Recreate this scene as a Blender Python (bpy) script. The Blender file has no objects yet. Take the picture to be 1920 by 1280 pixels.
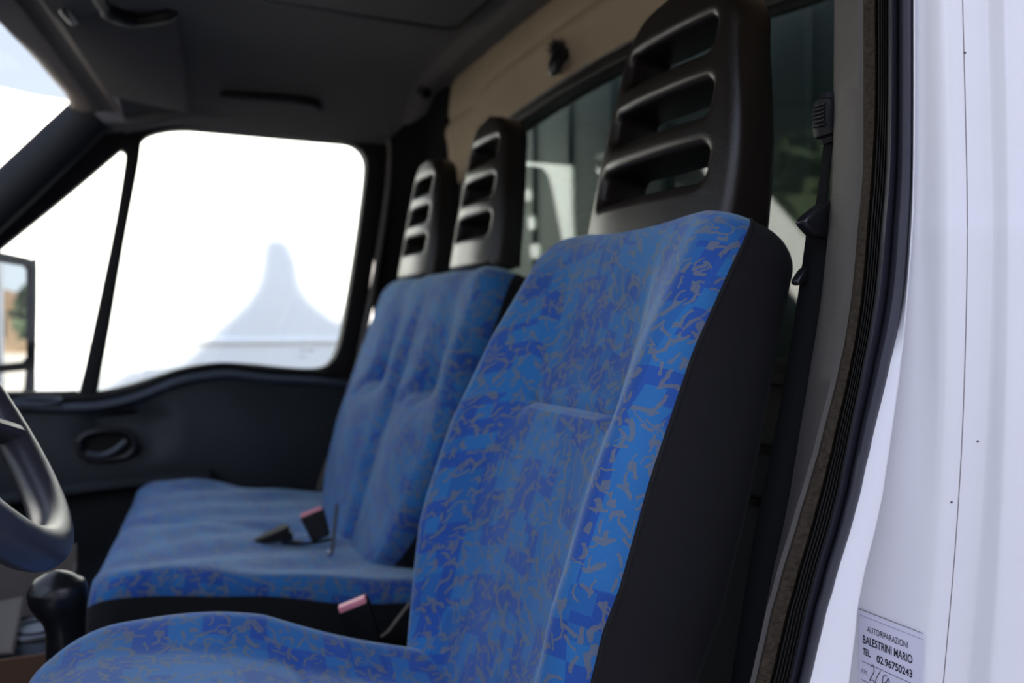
import bpy, bmesh, math, random
from mathutils import Vector, Matrix
random.seed(7)
C = bpy.context.scene.collection
SC = bpy.context.scene

# ------------------------------------------------------------------ camera
# Cab axes: X towards the rear of the truck, Y across the cab (away from the driver's door), Z up.
EYE = 1.70                       # camera height over the ground; h below = height relative to the eye
FPX = 1600.0
YAW = math.radians(24.5)
PIT = math.atan(30 / 1600)
_s, _c = math.sin(YAW), math.cos(YAW)
_cp, _sp = math.cos(PIT), math.sin(PIT)
FWD = Vector((_s * _cp, _c * _cp, -_sp)); RGT = Vector((_c, -_s, 0)); UPV = Vector((_s * _sp, _c * _sp, _cp))

cam_d = bpy.data.cameras.new('camera'); cam = bpy.data.objects.new('camera', cam_d); C.objects.link(cam)
cam_d.sensor_width = 36; cam_d.lens = 36 * FPX / 1920
M3 = Matrix((RGT, UPV, -FWD)).transposed()
cam.matrix_world = Matrix.Translation((0, 0, EYE)) @ M3.to_4x4()
cam_d.dof.use_dof = True; cam_d.dof.focus_distance = 0.70; cam_d.dof.aperture_fstop = 4.2
cam_d.clip_start = 0.02; cam_d.clip_end = 500
SC.camera = cam

# ------------------------------------------------------------------ world, sun, exposure
w = bpy.data.worlds.new('sky'); SC.world = w; w.use_nodes = True
nt = w.node_tree; nt.nodes.clear()
wo = nt.nodes.new('ShaderNodeOutputWorld'); bg = nt.nodes.new('ShaderNodeBackground')
tc = nt.nodes.new('ShaderNodeTexCoord'); sx = nt.nodes.new('ShaderNodeSeparateXYZ'); cr = nt.nodes.new('ShaderNodeValToRGB')
nt.links.new(tc.outputs['Generated'], sx.inputs[0]); nt.links.new(sx.outputs['Z'], cr.inputs[0])
nt.links.new(cr.outputs[0], bg.inputs[0]); nt.links.new(bg.outputs[0], wo.inputs[0])
cr.color_ramp.elements[0].position = 0.0; cr.color_ramp.elements[0].color = (0.99, 1.03, 1.12, 1)
cr.color_ramp.elements[1].position = 0.9; cr.color_ramp.elements[1].color = (0.66, 0.74, 1.10, 1)
e = cr.color_ramp.elements.new(0.25); e.color = (0.87, 0.95, 1.13, 1)
_e, _a = math.radians(24), math.radians(4)      # the sky is brighter around the sun
dp = nt.nodes.new('ShaderNodeVectorMath'); dp.operation = 'DOT_PRODUCT'; nt.links.new(tc.outputs['Generated'], dp.inputs[0])
dp.inputs[1].default_value = (-math.sin(_a) * math.cos(_e), -math.cos(_a) * math.cos(_e), math.sin(_e))
mxm = nt.nodes.new('ShaderNodeMath'); mxm.operation = 'MAXIMUM'; nt.links.new(dp.outputs['Value'], mxm.inputs[0]); mxm.inputs[1].default_value = 0.0
pw = nt.nodes.new('ShaderNodeMath'); pw.operation = 'POWER'; nt.links.new(mxm.outputs[0], pw.inputs[0]); pw.inputs[1].default_value = 2.5
ma = nt.nodes.new('ShaderNodeMath'); ma.operation = 'MULTIPLY_ADD'; nt.links.new(pw.outputs[0], ma.inputs[0]); ma.inputs[1].default_value = 2.1; ma.inputs[2].default_value = 1.0
nt.links.new(ma.outputs[0], bg.inputs[1])
sd = bpy.data.lights.new('sun', 'SUN'); sun = bpy.data.objects.new('sun', sd); C.objects.link(sun)
SUN_EL = math.radians(24); SUN_AZ = math.radians(4)     # shines towards +Y, over the unseen sun blocker behind the photographer
sd.energy = 15; sd.color = (1.0, 0.90, 0.77); sd.angle = math.radians(0.7)
sdir = Vector((math.sin(SUN_AZ) * math.cos(SUN_EL), math.cos(SUN_AZ) * math.cos(SUN_EL), -math.sin(SUN_EL)))
sun.rotation_euler = sdir.to_track_quat('-Z', 'Y').to_euler()
SC.view_settings.view_transform = 'Standard'; SC.view_settings.look = 'None'
SC.view_settings.gamma = 1; SC.view_settings.use_curve_mapping = False
SC.view_settings.exposure = 0.02
try:
    SC.cycles.use_denoising = True; SC.cycles.max_bounces = 10; SC.cycles.diffuse_bounces = 6
    SC.cycles.transparent_max_bounces = 16
except Exception:
    pass

# ------------------------------------------------------------------ helpers
def ray(px, py):
    a = (px - 960) / FPX; b = (640 - py) / FPX
    return FWD + RGT * a + UPV * b
def U(px, py, ax, v):
    """world point (x, y, h) seen at a pixel of the photo, lying on the plane X=v, Y=v or h=v"""
    d = ray(px, py); return d * (v / d['XYH'.index(ax)])
def W(p): return Vector((p[0], p[1], p[2] + EYE))
def cr_sample(pts, n=8, closed=False):
    """Catmull-Rom through 2D/3D points"""
    P = [Vector(p) for p in pts]; out = []; N = len(P)
    segs = N if closed else N - 1
    for i in range(segs):
        p1 = P[i]; p2 = P[(i + 1) % N]
        p0 = P[(i - 1) % N] if (closed or i > 0) else p1 * 2 - p2
        p3 = P[(i + 2) % N] if (closed or i + 2 < N) else p2 * 2 - p1
        for k in range(n):
            t = k / n
            out.append(0.5 * ((2 * p1) + (p2 - p0) * t + (2 * p0 - 5 * p1 + 4 * p2 - p3) * t * t + (3 * p1 - p0 - 3 * p2 + p3) * t ** 3))
    if not closed: out.append(P[-1])
    return out
def interp(tab, x):
    if x <= tab[0][0]: return tab[0][1]
    for (a, b), (c, d) in zip(tab, tab[1:]):
        if x <= c:
            t = (x - a) / (c - a); return b + (d - b) * t
    return tab[-1][1]
def sm(x): x = max(0, min(1, x)); return x * x * (3 - 2 * x)

def tag(o, label=None, cat=None, group=None, kind=None):
    if label: o['label'] = label
    if cat: o['category'] = cat
    if group: o['group'] = group
    if kind: o['kind'] = kind
    return o
def empty(name, loc, label=None, cat=None, group=None, kind=None):
    o = bpy.data.objects.new(name, None); C.objects.link(o); o.location = loc; o.empty_display_size = 0.05
    return tag(o, label, cat, group, kind)
def link_mesh(name, me, mat, parent=None, smooth=True, bevel=0, subsurf=0, bseg=3):
    o = bpy.data.objects.new(name, me); C.objects.link(o)
    if mat: me.materials.append(mat)
    if parent:
        o.parent = parent
        o.matrix_parent_inverse = Matrix.Translation(-Vector(parent.location))
        if parent.parent: o.matrix_parent_inverse = Matrix.Identity(4)
    if smooth: me.polygons.foreach_set('use_smooth', [True] * len(me.polygons))
    if bevel:
        m = o.modifiers.new('bevel', 'BEVEL'); m.width = bevel; m.segments = bseg; m.limit_method = 'ANGLE'; m.angle_limit = math.radians(35)
        m.harden_normals = False
    if subsurf:
        m = o.modifiers.new('sub', 'SUBSURF'); m.levels = subsurf; m.render_levels = subsurf
    if smooth and not subsurf:
        try: me.set_sharp_from_angle(angle=math.radians(40))
        except Exception: pass
    return o
def from_data(name, V, Fc, mat, parent=None, uv=None, **k):
    me = bpy.data.meshes.new(name); me.from_pydata([tuple(v) for v in V], [], Fc); me.update()
    bm = bmesh.new(); bm.from_mesh(me); bmesh.ops.recalc_face_normals(bm, faces=bm.faces)
    if uv:
        l = bm.loops.layers.uv.new('UVMap')
        for f in bm.faces:
            for lp in f.loops: lp[l].uv = uv[lp.vert.index]
    bm.to_mesh(me); bm.free()
    return link_mesh(name, me, mat, parent, **k)
def grid_faces(nr, nc, closed=False, off=0):
    F = []
    for i in range(nr - 1):
        for j in range(nc if closed else nc - 1):
            a = off + i * nc + j; b = off + i * nc + (j + 1) % nc
            F.append((a, b, b + nc, a + nc))
    return F
def tube(name, pts, r, mat, parent=None, n=10, flat=None, caps=True, closed=False, **k):
    """swept tube; r number or list; flat=(a,b) scales in the frame (normal, binormal); pts in world"""
    P = [Vector(p) for p in pts]; N = len(P); V = []; rs = r if isinstance(r, (list, tuple)) else [r] * N
    up = None
    for i in range(N):
        if closed: t = (P[(i + 1) % N] - P[i - 1]).normalized()
        else: t = (P[min(i + 1, N - 1)] - P[max(i - 1, 0)]).normalized()
        if up is None:
            up = Vector((0, 0, 1)) if abs(t.z) < 0.9 else Vector((0, 1, 0))
        nn = (up - t * up.dot(t)).normalized(); bb = t.cross(nn); up = nn
        fa, fb = flat or (1, 1)
        for j in range(n):
            a = 2 * math.pi * j / n
            V.append(P[i] + nn * math.cos(a) * rs[i] * fa + bb * math.sin(a) * rs[i] * fb)
    F = grid_faces(N, n, True)
    if closed:
        for j in range(n):
            a = (N - 1) * n + j; b = (N - 1) * n + (j + 1) % n; F.append((a, b, (j + 1) % n, j))
    elif caps:
        F.append(tuple(range(n))); F.append(tuple((N - 1) * n + j for j in range(n)))
    return from_data(name, V, F, mat, parent, **k)
def box(name, lo, hi, mat, parent=None, bevel=0.003, rot=None, **k):
    lo = Vector(lo); hi = Vector(hi); c = (lo + hi) / 2; h = (hi - lo) / 2
    V = []
    for sx_ in (-1, 1):
        for sy_ in (-1, 1):
            for sz_ in (-1, 1):
                v = Vector((h.x * sx_, h.y * sy_, h.z * sz_))
                if rot is not None: v = rot @ v
                V.append(c + v)
    F = [(0, 1, 3, 2), (4, 6, 7, 5), (0, 4, 5, 1), (2, 3, 7, 6), (0, 2, 6, 4), (1, 5, 7, 3)]
    return from_data(name, V, F, mat, parent, bevel=bevel, **k)
def plate(name, outer, holes, axis, pos, thick, mat, parent=None, bevel=0.0, fn=None, res=2, **k):
    """filled outline with holes, extruded along axis; 2D coords (X,h) for 'Y', (Y,h) for 'X', (X,Y) for 'H'"""
    cu = bpy.data.curves.new(name, 'CURVE'); cu.dimensions = '2D'; cu.fill_mode = 'BOTH'
    for pl in [outer] + list(holes):
        s = cu.splines.new('POLY'); s.points.add(len(pl) - 1)
        for p, q in zip(s.points, pl): p.co = (q[0], q[1], 0, 1)
        s.use_cyclic_u = True
    cu.extrude = max(thick / 2 - bevel, 0.0); cu.bevel_depth = bevel; cu.bevel_resolution = res; cu.offset = -bevel
    ob = bpy.data.objects.new('tmp', cu); C.objects.link(ob)
    dg = bpy.context.evaluated_depsgraph_get(); dg.update()
    me = bpy.data.meshes.new_from_object(ob.evaluated_get(dg)); bpy.data.objects.remove(ob)
    me.name = name; me.materials.clear()
    if fn:
        bm = bmesh.new(); bm.from_mesh(me)
        xs_ = [p[0] for p in outer]; ys_ = [p[1] for p in outer]
        for ax_, lo_, hi_, nn_ in ((0, min(xs_), max(xs_), 16), (1, min(ys_), max(ys_), 18)):
            for k_ in range(1, nn_):
                co = [0, 0, 0]; no = [0, 0, 0]; co[ax_] = lo_ + (hi_ - lo_) * k_ / nn_; no[ax_] = 1
                bmesh.ops.bisect_plane(bm, geom=bm.verts[:] + bm.edges[:] + bm.faces[:], plane_co=co, plane_no=no)
        bm.to_mesh(me); bm.free()
    for v in me.vertices:
        a, b, z = v.co
        if axis == 'Y': q = Vector((a, pos + z, b))
        elif axis == 'X': q = Vector((pos + z, a, b))
        else: q = Vector((a, b, pos + z))
        if fn: q = Vector(fn(q))
        v.co = W(q)
    bm = bmesh.new(); bm.from_mesh(me); bmesh.ops.remove_doubles(bm, verts=bm.verts, dist=1e-5)
    bmesh.ops.recalc_face_normals(bm, faces=bm.faces); bm.to_mesh(me); bm.free()
    return link_mesh(name, me, mat, parent, **k)
def text(name, body, size, mat, parent, frame, bold=0.0, align='LEFT', xs=1.0):
    """text as a thin mesh; frame maps (u,v,n) to world"""
    cu = bpy.data.curves.new(name, 'FONT'); cu.body = body; cu.size = size; cu.offset = bold; cu.align_x = align; cu.extrude = 0.00008
    cu.resolution_u = 4
    ob = bpy.data.objects.new('tmp', cu); C.objects.link(ob)
    dg = bpy.context.evaluated_depsgraph_get(); dg.update()
    me = bpy.data.meshes.new_from_object(ob.evaluated_get(dg)); bpy.data.objects.remove(ob); me.name = name; me.materials.clear()
    for v in me.vertices: v.co = frame(v.co.x * xs, v.co.y, v.co.z)
    return link_mesh(name, me, mat, parent, smooth=False)
def rrect(x0, y0, x1, y1, r, n=6):
    out = []
    for cx, cy, a0 in ((x1 - r, y1 - r, 0), (x0 + r, y1 - r, 90), (x0 + r, y0 + r, 180), (x1 - r, y0 + r, 270)):
        for k in range(n + 1):
            a = math.radians(a0 + 90 * k / n); out.append((cx + r * math.cos(a), cy + r * math.sin(a)))
    return out

# ------------------------------------------------------------------ materials
def mat(name, col, rough=0.6, metal=0.0, spec=0.5, bump=0.0, bscale=400.0, var=0.0, vscale=12.0, sheen=0.0, coat=0.0):
    m = bpy.data.materials.new(name); m.use_nodes = True; t = m.node_tree
    b = t.nodes['Principled BSDF']
    b.inputs['Base Color'].default_value = (*col, 1); b.inputs['Roughness'].default_value = rough
    b.inputs['Metallic'].default_value = metal; b.inputs['Specular IOR Level'].default_value = spec
    if sheen: b.inputs['Sheen Weight'].default_value = sheen; b.inputs['Sheen Roughness'].default_value = 0.4
    if coat: b.inputs['Coat Weight'].default_value = coat; b.inputs['Coat Roughness'].default_value = 0.08
    tcn = t.nodes.new('ShaderNodeTexCoord')
    if bump:
        n = t.nodes.new('ShaderNodeTexNoise'); n.inputs['Scale'].default_value = bscale; n.inputs['Detail'].default_value = 3
        t.links.new(tcn.outputs['Object'], n.inputs['Vector'])
        bp = t.nodes.new('ShaderNodeBump'); bp.inputs['Strength'].default_value = bump; bp.inputs['Distance'].default_value = 0.002
        t.links.new(n.outputs[0], bp.inputs['Height']); t.links.new(bp.outputs[0], b.inputs['Normal'])
    if var:
        n = t.nodes.new('ShaderNodeTexNoise'); n.inputs['Scale'].default_value = vscale; n.inputs['Detail'].default_value = 5
        t.links.new(tcn.outputs['Object'], n.inputs['Vector'])
        mx = t.nodes.new('ShaderNodeMix'); mx.data_type = 'RGBA'
        mx.inputs['A'].default_value = (*[x * (1 - var) for x in col], 1); mx.inputs['B'].default_value = (*[min(1, x * (1 + var)) for x in col], 1)
        t.links.new(n.outputs[0], mx.inputs['Factor']); t.links.new(mx.outputs['Result'], b.inputs['Base Color'])
    return m
class NB:
    """tiny node-math builder"""
    def __init__(s, t): s.t = t
    def _in(s, sock, v):
        if hasattr(v, 'links') or hasattr(v, 'is_linked'): s.t.links.new(v, sock)
        else: sock.default_value = v
    def m(s, op, a, b=0.0, c=0.0):
        n = s.t.nodes.new('ShaderNodeMath'); n.operation = op; s._in(n.inputs[0], a); s._in(n.inputs[1], b); s._in(n.inputs[2], c); return n.outputs[0]
    def v(s, op, a, b=(0, 0, 0), sc=None):
        n = s.t.nodes.new('ShaderNodeVectorMath'); n.operation = op; s._in(n.inputs[0], a); s._in(n.inputs[1], b)
        if sc is not None: s._in(n.inputs['Scale'], sc)
        return n.outputs[0]
    def sep(s, a):
        n = s.t.nodes.new('ShaderNodeSeparateXYZ'); s._in(n.inputs[0], a); return n.outputs
    def mixc(s, f, a, b):
        n = s.t.nodes.new('ShaderNodeMix'); n.data_type = 'RGBA'; s._in(n.inputs['Factor'], f); s._in(n.inputs['A'], a); s._in(n.inputs['B'], b); return n.outputs['Result']
def glass_mat(name, tint, refl=1.0, f0=0.042):
    m = bpy.data.materials.new(name); m.use_nodes = True; t = m.node_tree; t.nodes.clear()
    o = t.nodes.new('ShaderNodeOutputMaterial'); tr = t.nodes.new('ShaderNodeBsdfTransparent'); gl = t.nodes.new('ShaderNodeBsdfGlossy')
    mx = t.nodes.new('ShaderNodeMixShader'); lw = t.nodes.new('ShaderNodeLayerWeight'); lw.inputs['Blend'].default_value = 0.5
    nb = NB(t); fac = nb.m('MULTIPLY_ADD', nb.m('POWER', lw.outputs['Facing'], 5.0), 0.9, f0)
    tr.inputs[0].default_value = (*tint, 1); gl.inputs['Roughness'].default_value = 0.02; gl.inputs[0].default_value = (refl, refl, refl, 1)
    t.links.new(fac, mx.inputs[0]); t.links.new(tr.outputs[0], mx.inputs[1]); t.links.new(gl.outputs[0], mx.inputs[2]); t.links.new(mx.outputs[0], o.inputs[0])
    return m
def fabric_mat(name):
    m = bpy.data.materials.new(name); m.use_nodes = True; t = m.node_tree; b = t.nodes['Principled BSDF']; nb = NB(t)
    uvn = t.nodes.new('ShaderNodeUVMap'); uvn.uv_map = 'UVMap'; uv = uvn.outputs[0]
    # a slight wobble of the printed shapes
    nz = t.nodes.new('ShaderNodeTexNoise'); nz.inputs['Scale'].default_value = 110; nz.inputs['Detail'].default_value = 1; t.links.new(uv, nz.inputs['Vector'])
    wob = nb.v('SCALE', nb.v('SUBTRACT', nz.outputs['Color'], (0.5, 0.5, 0.5)), sc=0.006)
    uw = nb.v('ADD', uv, wob)
    # patchwork of square fields in two blues
    def squares(size, off, thr):
        q = nb.v('FLOOR', nb.v('SCALE', nb.v('ADD', uv, off), sc=1 / size))
        wn = t.nodes.new('ShaderNodeTexWhiteNoise'); wn.noise_dimensions = '2D'; t.links.new(q, wn.inputs['Vector'])
        return nb.m('GREATER_THAN', wn.outputs['Value'], thr)
    s1 = squares(0.034, (0.011, 0.005, 0), 0.55); s2 = squares(0.021, (0.003, 0.017, 0), 0.72)
    sq = nb.m('MAXIMUM', s1, s2)
    sqd = squares(0.047, (0.02, 0.03, 0), 0.7)
    c = nb.mixc(nb.m('MULTIPLY', sq, 0.85), (0.028, 0.095, 0.36, 1), (0.034, 0.175, 0.42, 1))
    c = nb.mixc(nb.m('MULTIPLY', sqd, 0.35), c, (0.018, 0.065, 0.27, 1))
    # strokes
    def strokes(scale, off, L, wd, bend, thr):
        p = nb.v('ADD', uw, off)
        vo = t.nodes.new('ShaderNodeTexVoronoi'); vo.voronoi_dimensions = '2D'; vo.feature = 'F1'; vo.inputs['Scale'].default_value = scale; vo.inputs['Randomness'].default_value = 0.8
        t.links.new(p, vo.inputs['Vector'])
        d = nb.v('SUBTRACT', p, vo.outputs['Position'])
        cc = nb.sep(vo.outputs['Color'])
        vr = t.nodes.new('ShaderNodeVectorRotate'); vr.rotation_type = 'Z_AXIS'; t.links.new(d, vr.inputs['Vector'])
        t.links.new(nb.m('MULTIPLY', cc[0], 6.28), vr.inputs['Angle'])
        x, y, _ = nb.sep(vr.outputs[0])
        bend_ = nb.m('MULTIPLY', nb.m('MULTIPLY', x, x), nb.m('MULTIPLY', nb.m('SUBTRACT', cc[1], 0.5), bend))
        y2 = nb.m('ABSOLUTE', nb.m('SUBTRACT', y, bend_))
        ww = nb.m('MULTIPLY_ADD', cc[1], wd * 0.9, wd * 0.6)
        a = nb.m('LESS_THAN', y2, ww); e_ = nb.m('LESS_THAN', nb.m('ABSOLUTE', x), nb.m('MULTIPLY_ADD', cc[2], L * 0.8, L * 0.5))
        k = nb.m('GREATER_THAN', cc[2], thr)
        return nb.m('MULTIPLY', nb.m('MULTIPLY', a, e_), k)
    st = nb.m('MAXIMUM', strokes(40, (0, 0, 0), 0.0105, 0.0019, 110, 0.05), strokes(46, (0.37, 0.21, 0), 0.0090, 0.0016, 150, 0.1))
    st = nb.m('MAXIMUM', st, strokes(52, (0.77, 0.51, 0), 0.007, 0.0012, 60, 0.4))
    st = nb.m('MAXIMUM', st, strokes(36, (0.13, 0.91, 0), 0.0040, 0.0032, 0, 0.4))
    wv = t.nodes.new('ShaderNodeTexWave'); wv.inputs['Scale'].default_value = 620; wv.bands_direction = 'DIAGONAL'; t.links.new(uv, wv.inputs['Vector'])
    stw = nb.m('MULTIPLY', st, nb.m('MULTIPLY_ADD', wv.outputs['Fac'], 0.35, 0.62))
    c = nb.mixc(stw, c, (0.155, 0.17, 0.195, 1))
    t.links.new(c, b.inputs['Base Color'])
    b.inputs['Roughness'].default_value = 0.9; b.inputs['Specular IOR Level'].default_value = 0.15
    b.inputs['Sheen Weight'].default_value = 0.65; b.inputs['Sheen Roughness'].default_value = 0.35; b.inputs['Sheen Tint'].default_value = (0.75, 0.95, 1.0, 1)
    wv2 = t.nodes.new('ShaderNodeTexWave'); wv2.inputs['Scale'].default_value = 500; wv2.bands_direction = 'X'; t.links.new(uv, wv2.inputs['Vector'])
    wv3 = t.nodes.new('ShaderNodeTexWave'); wv3.inputs['Scale'].default_value = 360; wv3.bands_direction = 'Y'; t.links.new(uv, wv3.inputs['Vector'])
    bp = t.nodes.new('ShaderNodeBump'); bp.inputs['Strength'].default_value = 0.25; bp.inputs['Distance'].default_value = 0.0006
    t.links.new(nb.m('ADD', wv2.outputs['Fac'], wv3.outputs['Fac']), bp.inputs['Height']); t.links.new(bp.outputs[0], b.inputs['Normal'])
    return m

M = {}
M['fabric'] = fabric_mat('blue_patterned_fabric')
M['black_cloth'] = mat('black_seat_cloth', (0.013, 0.0125, 0.014), 0.85, bump=0.3, bscale=900, spec=0.25, sheen=0.05)
M['black_plastic'] = mat('black_grained_plastic', (0.009, 0.009, 0.010), 0.5, bump=0.35, bscale=700, spec=0.25)
M['headrest'] = mat('headrest_foam_skin', (0.013, 0.0098, 0.0075), 0.33, bump=0.15, bscale=500, spec=0.4)
M['door_plastic'] = mat('door_grey_plastic', (0.018, 0.021, 0.024), 0.55, bump=0.25, bscale=350, spec=0.3)
M['door_top'] = mat('door_top_grey_plastic', (0.045, 0.055, 0.07), 0.35, spec=0.5)
M['trim_grey'] = mat('pillar_trim_grey', (0.072, 0.064, 0.057), 0.6, bump=0.25, bscale=900, var=0.12, vscale=60)
M['flock'] = mat('flocked_strip', (0.036, 0.027, 0.017), 0.75, bump=1.0, bscale=300, var=1.0, vscale=260, spec=0.2)
M['rubber'] = mat('black_rubber', (0.010, 0.009, 0.008), 0.6, spec=0.2)
M['seal'] = mat('door_seal_rubber', (0.035, 0.035, 0.05), 0.5, spec=0.45)
M['headliner'] = mat('grey_headliner', (0.115, 0.108, 0.100), 0.9, bump=0.2, bscale=600, spec=0.15)
M['header'] = mat('header_trim_brown_grey', (0.27, 0.22, 0.18), 0.6)
M['rear_beige'] = mat('beige_rear_headliner', (0.27, 0.215, 0.15), 0.95, var=0.15, vscale=6, spec=0.1)
M['rear_grey'] = mat('rear_wall_grey', (0.030, 0.029, 0.028), 0.7)
M['white'] = mat('white_van_paint', (0.80, 0.80, 0.82), 0.28, spec=0.5, coat=0.25, var=0.015, vscale=20)
M['neigh_white'] = mat('neighbour_white_paint', (0.84, 0.84, 0.84), 0.35, spec=0.4)
M['chrome'] = mat('bright_steel', (0.7, 0.68, 0.64), 0.25, metal=1)
M['red'] = mat('faded_red_plastic', (0.80, 0.27, 0.32), 0.4)
M['webbing'] = mat('belt_webbing_black', (0.006, 0.006, 0.007), 0.85, bump=0.5, bscale=1200, spec=0.15)
M['strap'] = mat('tan_strap', (0.12, 0.10, 0.08), 0.8)
M['wheel'] = mat('steering_wheel_skin', (0.035, 0.034, 0.042), 0.33, bump=0.15, bscale=900, spec=0.55)
M['gloss_black'] = mat('glossy_black_plastic', (0.010, 0.010, 0.012), 0.3, spec=0.5)
M['green_wall'] = mat('dark_green_box_front', (0.022, 0.033, 0.027), 0.5, var=0.35, vscale=5)
M['mark_white'] = mat('white_marking_paint', (0.85, 0.80, 0.68), 0.6)
M['asphalt'] = mat('sunlit_paving', (0.55, 0.48, 0.40), 0.9, var=0.2, vscale=2)
M['leaf'] = mat('tree_foliage', (0.05, 0.075, 0.03), 0.8, var=0.5, vscale=3)
M['bark'] = mat('tree_bark', (0.08, 0.06, 0.04), 0.9)
M['ochre'] = mat('ochre_wall', (0.55, 0.38, 0.22), 0.9)
M['roof_tile'] = mat('terracotta_roof', (0.38, 0.25, 0.15), 0.9)
M['added_shed'] = mat('pale_added_shed', (0.7, 0.71, 0.73), 0.8)
M['carton'] = mat('brown_cardboard', (0.13, 0.11, 0.095), 0.85)
M['carton_dark'] = mat('reddish_brown_cardboard', (0.10, 0.05, 0.025), 0.85)
M['tin'] = mat('blue_grey_tin', (0.16, 0.19, 0.24), 0.4, metal=0.3)
M['paper'] = mat('sticker_paper', (0.70, 0.70, 0.80), 0.45, coat=0.4)
M['ink'] = mat('black_ink', (0.012, 0.012, 0.03), 0.6)
M['pen'] = mat('pen_ink', (0.05, 0.05, 0.09), 0.6)
M['thinline'] = mat('printed_grey_line', (0.20, 0.20, 0.27), 0.6)
M['dirt'] = mat('dirt_line', (0.20, 0.17, 0.17), 0.9)
M['mirror'] = mat('mirror_silver', (0.9, 0.92, 0.93), 0.0, metal=1)
M['glass'] = glass_mat('clear_side_glass', (0.93, 0.97, 0.96))
M['glass_rear'] = glass_mat('tinted_rear_glass', (0.72, 0.80, 0.76), 0.95, 0.062)
M['roof_white'] = M['white']

# ------------------------------------------------------------------ the cab shell
WALL_X = 0.78; DOOR_Y = 2.33
# headliner
def ceil_h(x, y):
    h = 0.655 - 0.014 * ((y - 1.4) / 0.7) ** 2
    h -= 0.13 * sm((y - 2.02) / 0.33) ** 1.4
    h -= 0.15 * sm((0.78 - y) / 0.30) ** 1.5
    h -= 0.085 * sm((0.16 - x) / 0.36)
    h -= 0.014 * sm((x - 0.70) / 0.02)
    return h
V = []; nx, ny = 56, 60
for i in range(nx):
    for j in range(ny):
        y = 0.46 + (DOOR_Y + 0.03 - 0.46) * j / (ny - 1); xf = 0.085 + interp([(0.5, -0.22), (1.0, -0.27), (1.5, -0.245), (1.80, -0.20), (2.0, -0.15), (2.14, -0.105), (2.26, -0.08)], y)
        x = xf + (WALL_X + 0.02 - xf) * i / (nx - 1)
        V.append(W((x, y, ceil_h(x, y))))
for i in range(nx):
    for j in range(ny):
        v = V[i * ny + j]; V.append(v + Vector((0, 0, 0.02)))
Fc = grid_faces(nx, ny) + grid_faces(nx, ny, off=nx * ny)
o = from_data('ceiling', V, Fc, M['headliner']); tag(o, 'dark grey moulded headliner of the cab roof', 'ceiling', kind='structure')
# outer roof skin
o = box('trim_1', W((-0.06, 0.42, 0.688)), W((0.90, 2.20, 0.706)), M['white'], bevel=0.01); tag(o, 'white outer roof skin of the cab', 'roof', kind='structure')

V = [W(p) for p in ((-0.06, 2.19, 0.706), (0.90, 2.19, 0.706), (0.92, 2.43, 0.60), (-0.04, 2.43, 0.60), (-0.06, 2.19, 0.690), (0.90, 2.19, 0.690), (0.92, 2.40, 0.575), (-0.04, 2.40, 0.575))]
o = from_data('trim_22', V, [(0, 1, 2, 3), (4, 7, 6, 5), (0, 4, 5, 1), (1, 5, 6, 2), (2, 6, 7, 3), (3, 7, 4, 0)], M['white'], bevel=0.004); tag(o, 'white sloping roof shoulder on the passenger side', 'roof', kind='structure')
# rear wall with its arched window
win = [U(957, 249, 'X', WALL_X), U(1164, 121, 'X', WALL_X), U(1413, 27, 'X', WALL_X)]
wtop = cr_sample([(2.02, 0.36), (1.98, 0.435), (1.852, 0.457), (1.60, 0.476), (1.359, 0.481), (1.15, 0.473), (0.96, 0.450), (0.72, 0.425), (0.66, 0.39), (0.64, 0.32)], 6)
wbot = cr_sample([(0.64, 0.02), (0.68, -0.045), (1.30, -0.052), (1.96, -0.045), (2.02, 0.02)], 6)
KW = WALL_X / 0.84
wtop = [p * KW for p in wtop]; wbot = [p * KW for p in wbot]
wl = [tuple(p) for p in wtop] + [tuple(p) for p in wbot]
def scale2(pl, s, cx=1.235, cy=0.195): return [(cx + (p[0] - cx) * (1 + s / 0.68), cy + (p[1] - cy) * (1 + s / 0.26)) for p in pl]
outer = [(0.46, -0.86), (2.40, -0.86), (2.40, 0.68), (0.46, 0.68)]
o = plate('wall_rear', outer, [wl], 'X', WALL_X + 0.02, 0.03, M['rear_grey'], smooth=False); tag(o, 'dark rear wall of the cab below and beside the back window', 'wall', kind='structure')
# beige upholstered band above the window (soft, slightly bulged, with a fold)
V = []; nr = 22; nc = 60
topl = lambda y: 0.652 - 0.014 * ((y - 1.4) / 0.7) ** 2
for i in range(nr):
    for j in range(nc):
        y = 0.46 + (2.06 - 0.46) * j / (nc - 1)
        t = i / (nr - 1); b0 = interp([(p[0], p[1]) for p in sorted(wtop, key=lambda q: q[0]) if p[1] > 0.345], y) + 0.017
        hh = b0 + (topl(y) - b0) * t
        bulge = 0.018 * math.sin(math.pi * min(1, t * 1.05)) ** 0.5 + 0.006 * math.exp(-((t - 0.46) / 0.07) ** 2) - 0.007 * math.exp(-((t - 0.56) / 0.04) ** 2)
        V.append(W((WALL_X + 0.004 - bulge, y, hh)))
o = from_data('trim_2', V, grid_faces(nr, nc), M['rear_beige']); m_ = o.modifiers.new('s', 'SOLIDIFY'); m_.thickness = 0.008; m_.offset = -1
tag(o, 'beige padded band above the rear window', 'trim', kind='structure')
# window rubber and glass
wr = empty('window_1', W((WALL_X, 1.33, 0.2)), 'dark tinted rear window with black rubber frame behind the seats', 'window', kind='structure')
plate('window_frame', scale2(wl, 0.018), [scale2(wl, -0.005)], 'X', WALL_X - 0.002, 0.034, M['rubber'], wr, bevel=0.005)
plate('inner_lip', scale2(wl, 0.024), [scale2(wl, 0.017)], 'X', WALL_X - 0.008, 0.024, M['headrest'], wr, bevel=0.004)
plate('window_pane', scale2(wl, 0.004), [], 'X', WALL_X + 0.015, 0.004, M['glass_rear'], wr, smooth=False)
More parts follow.
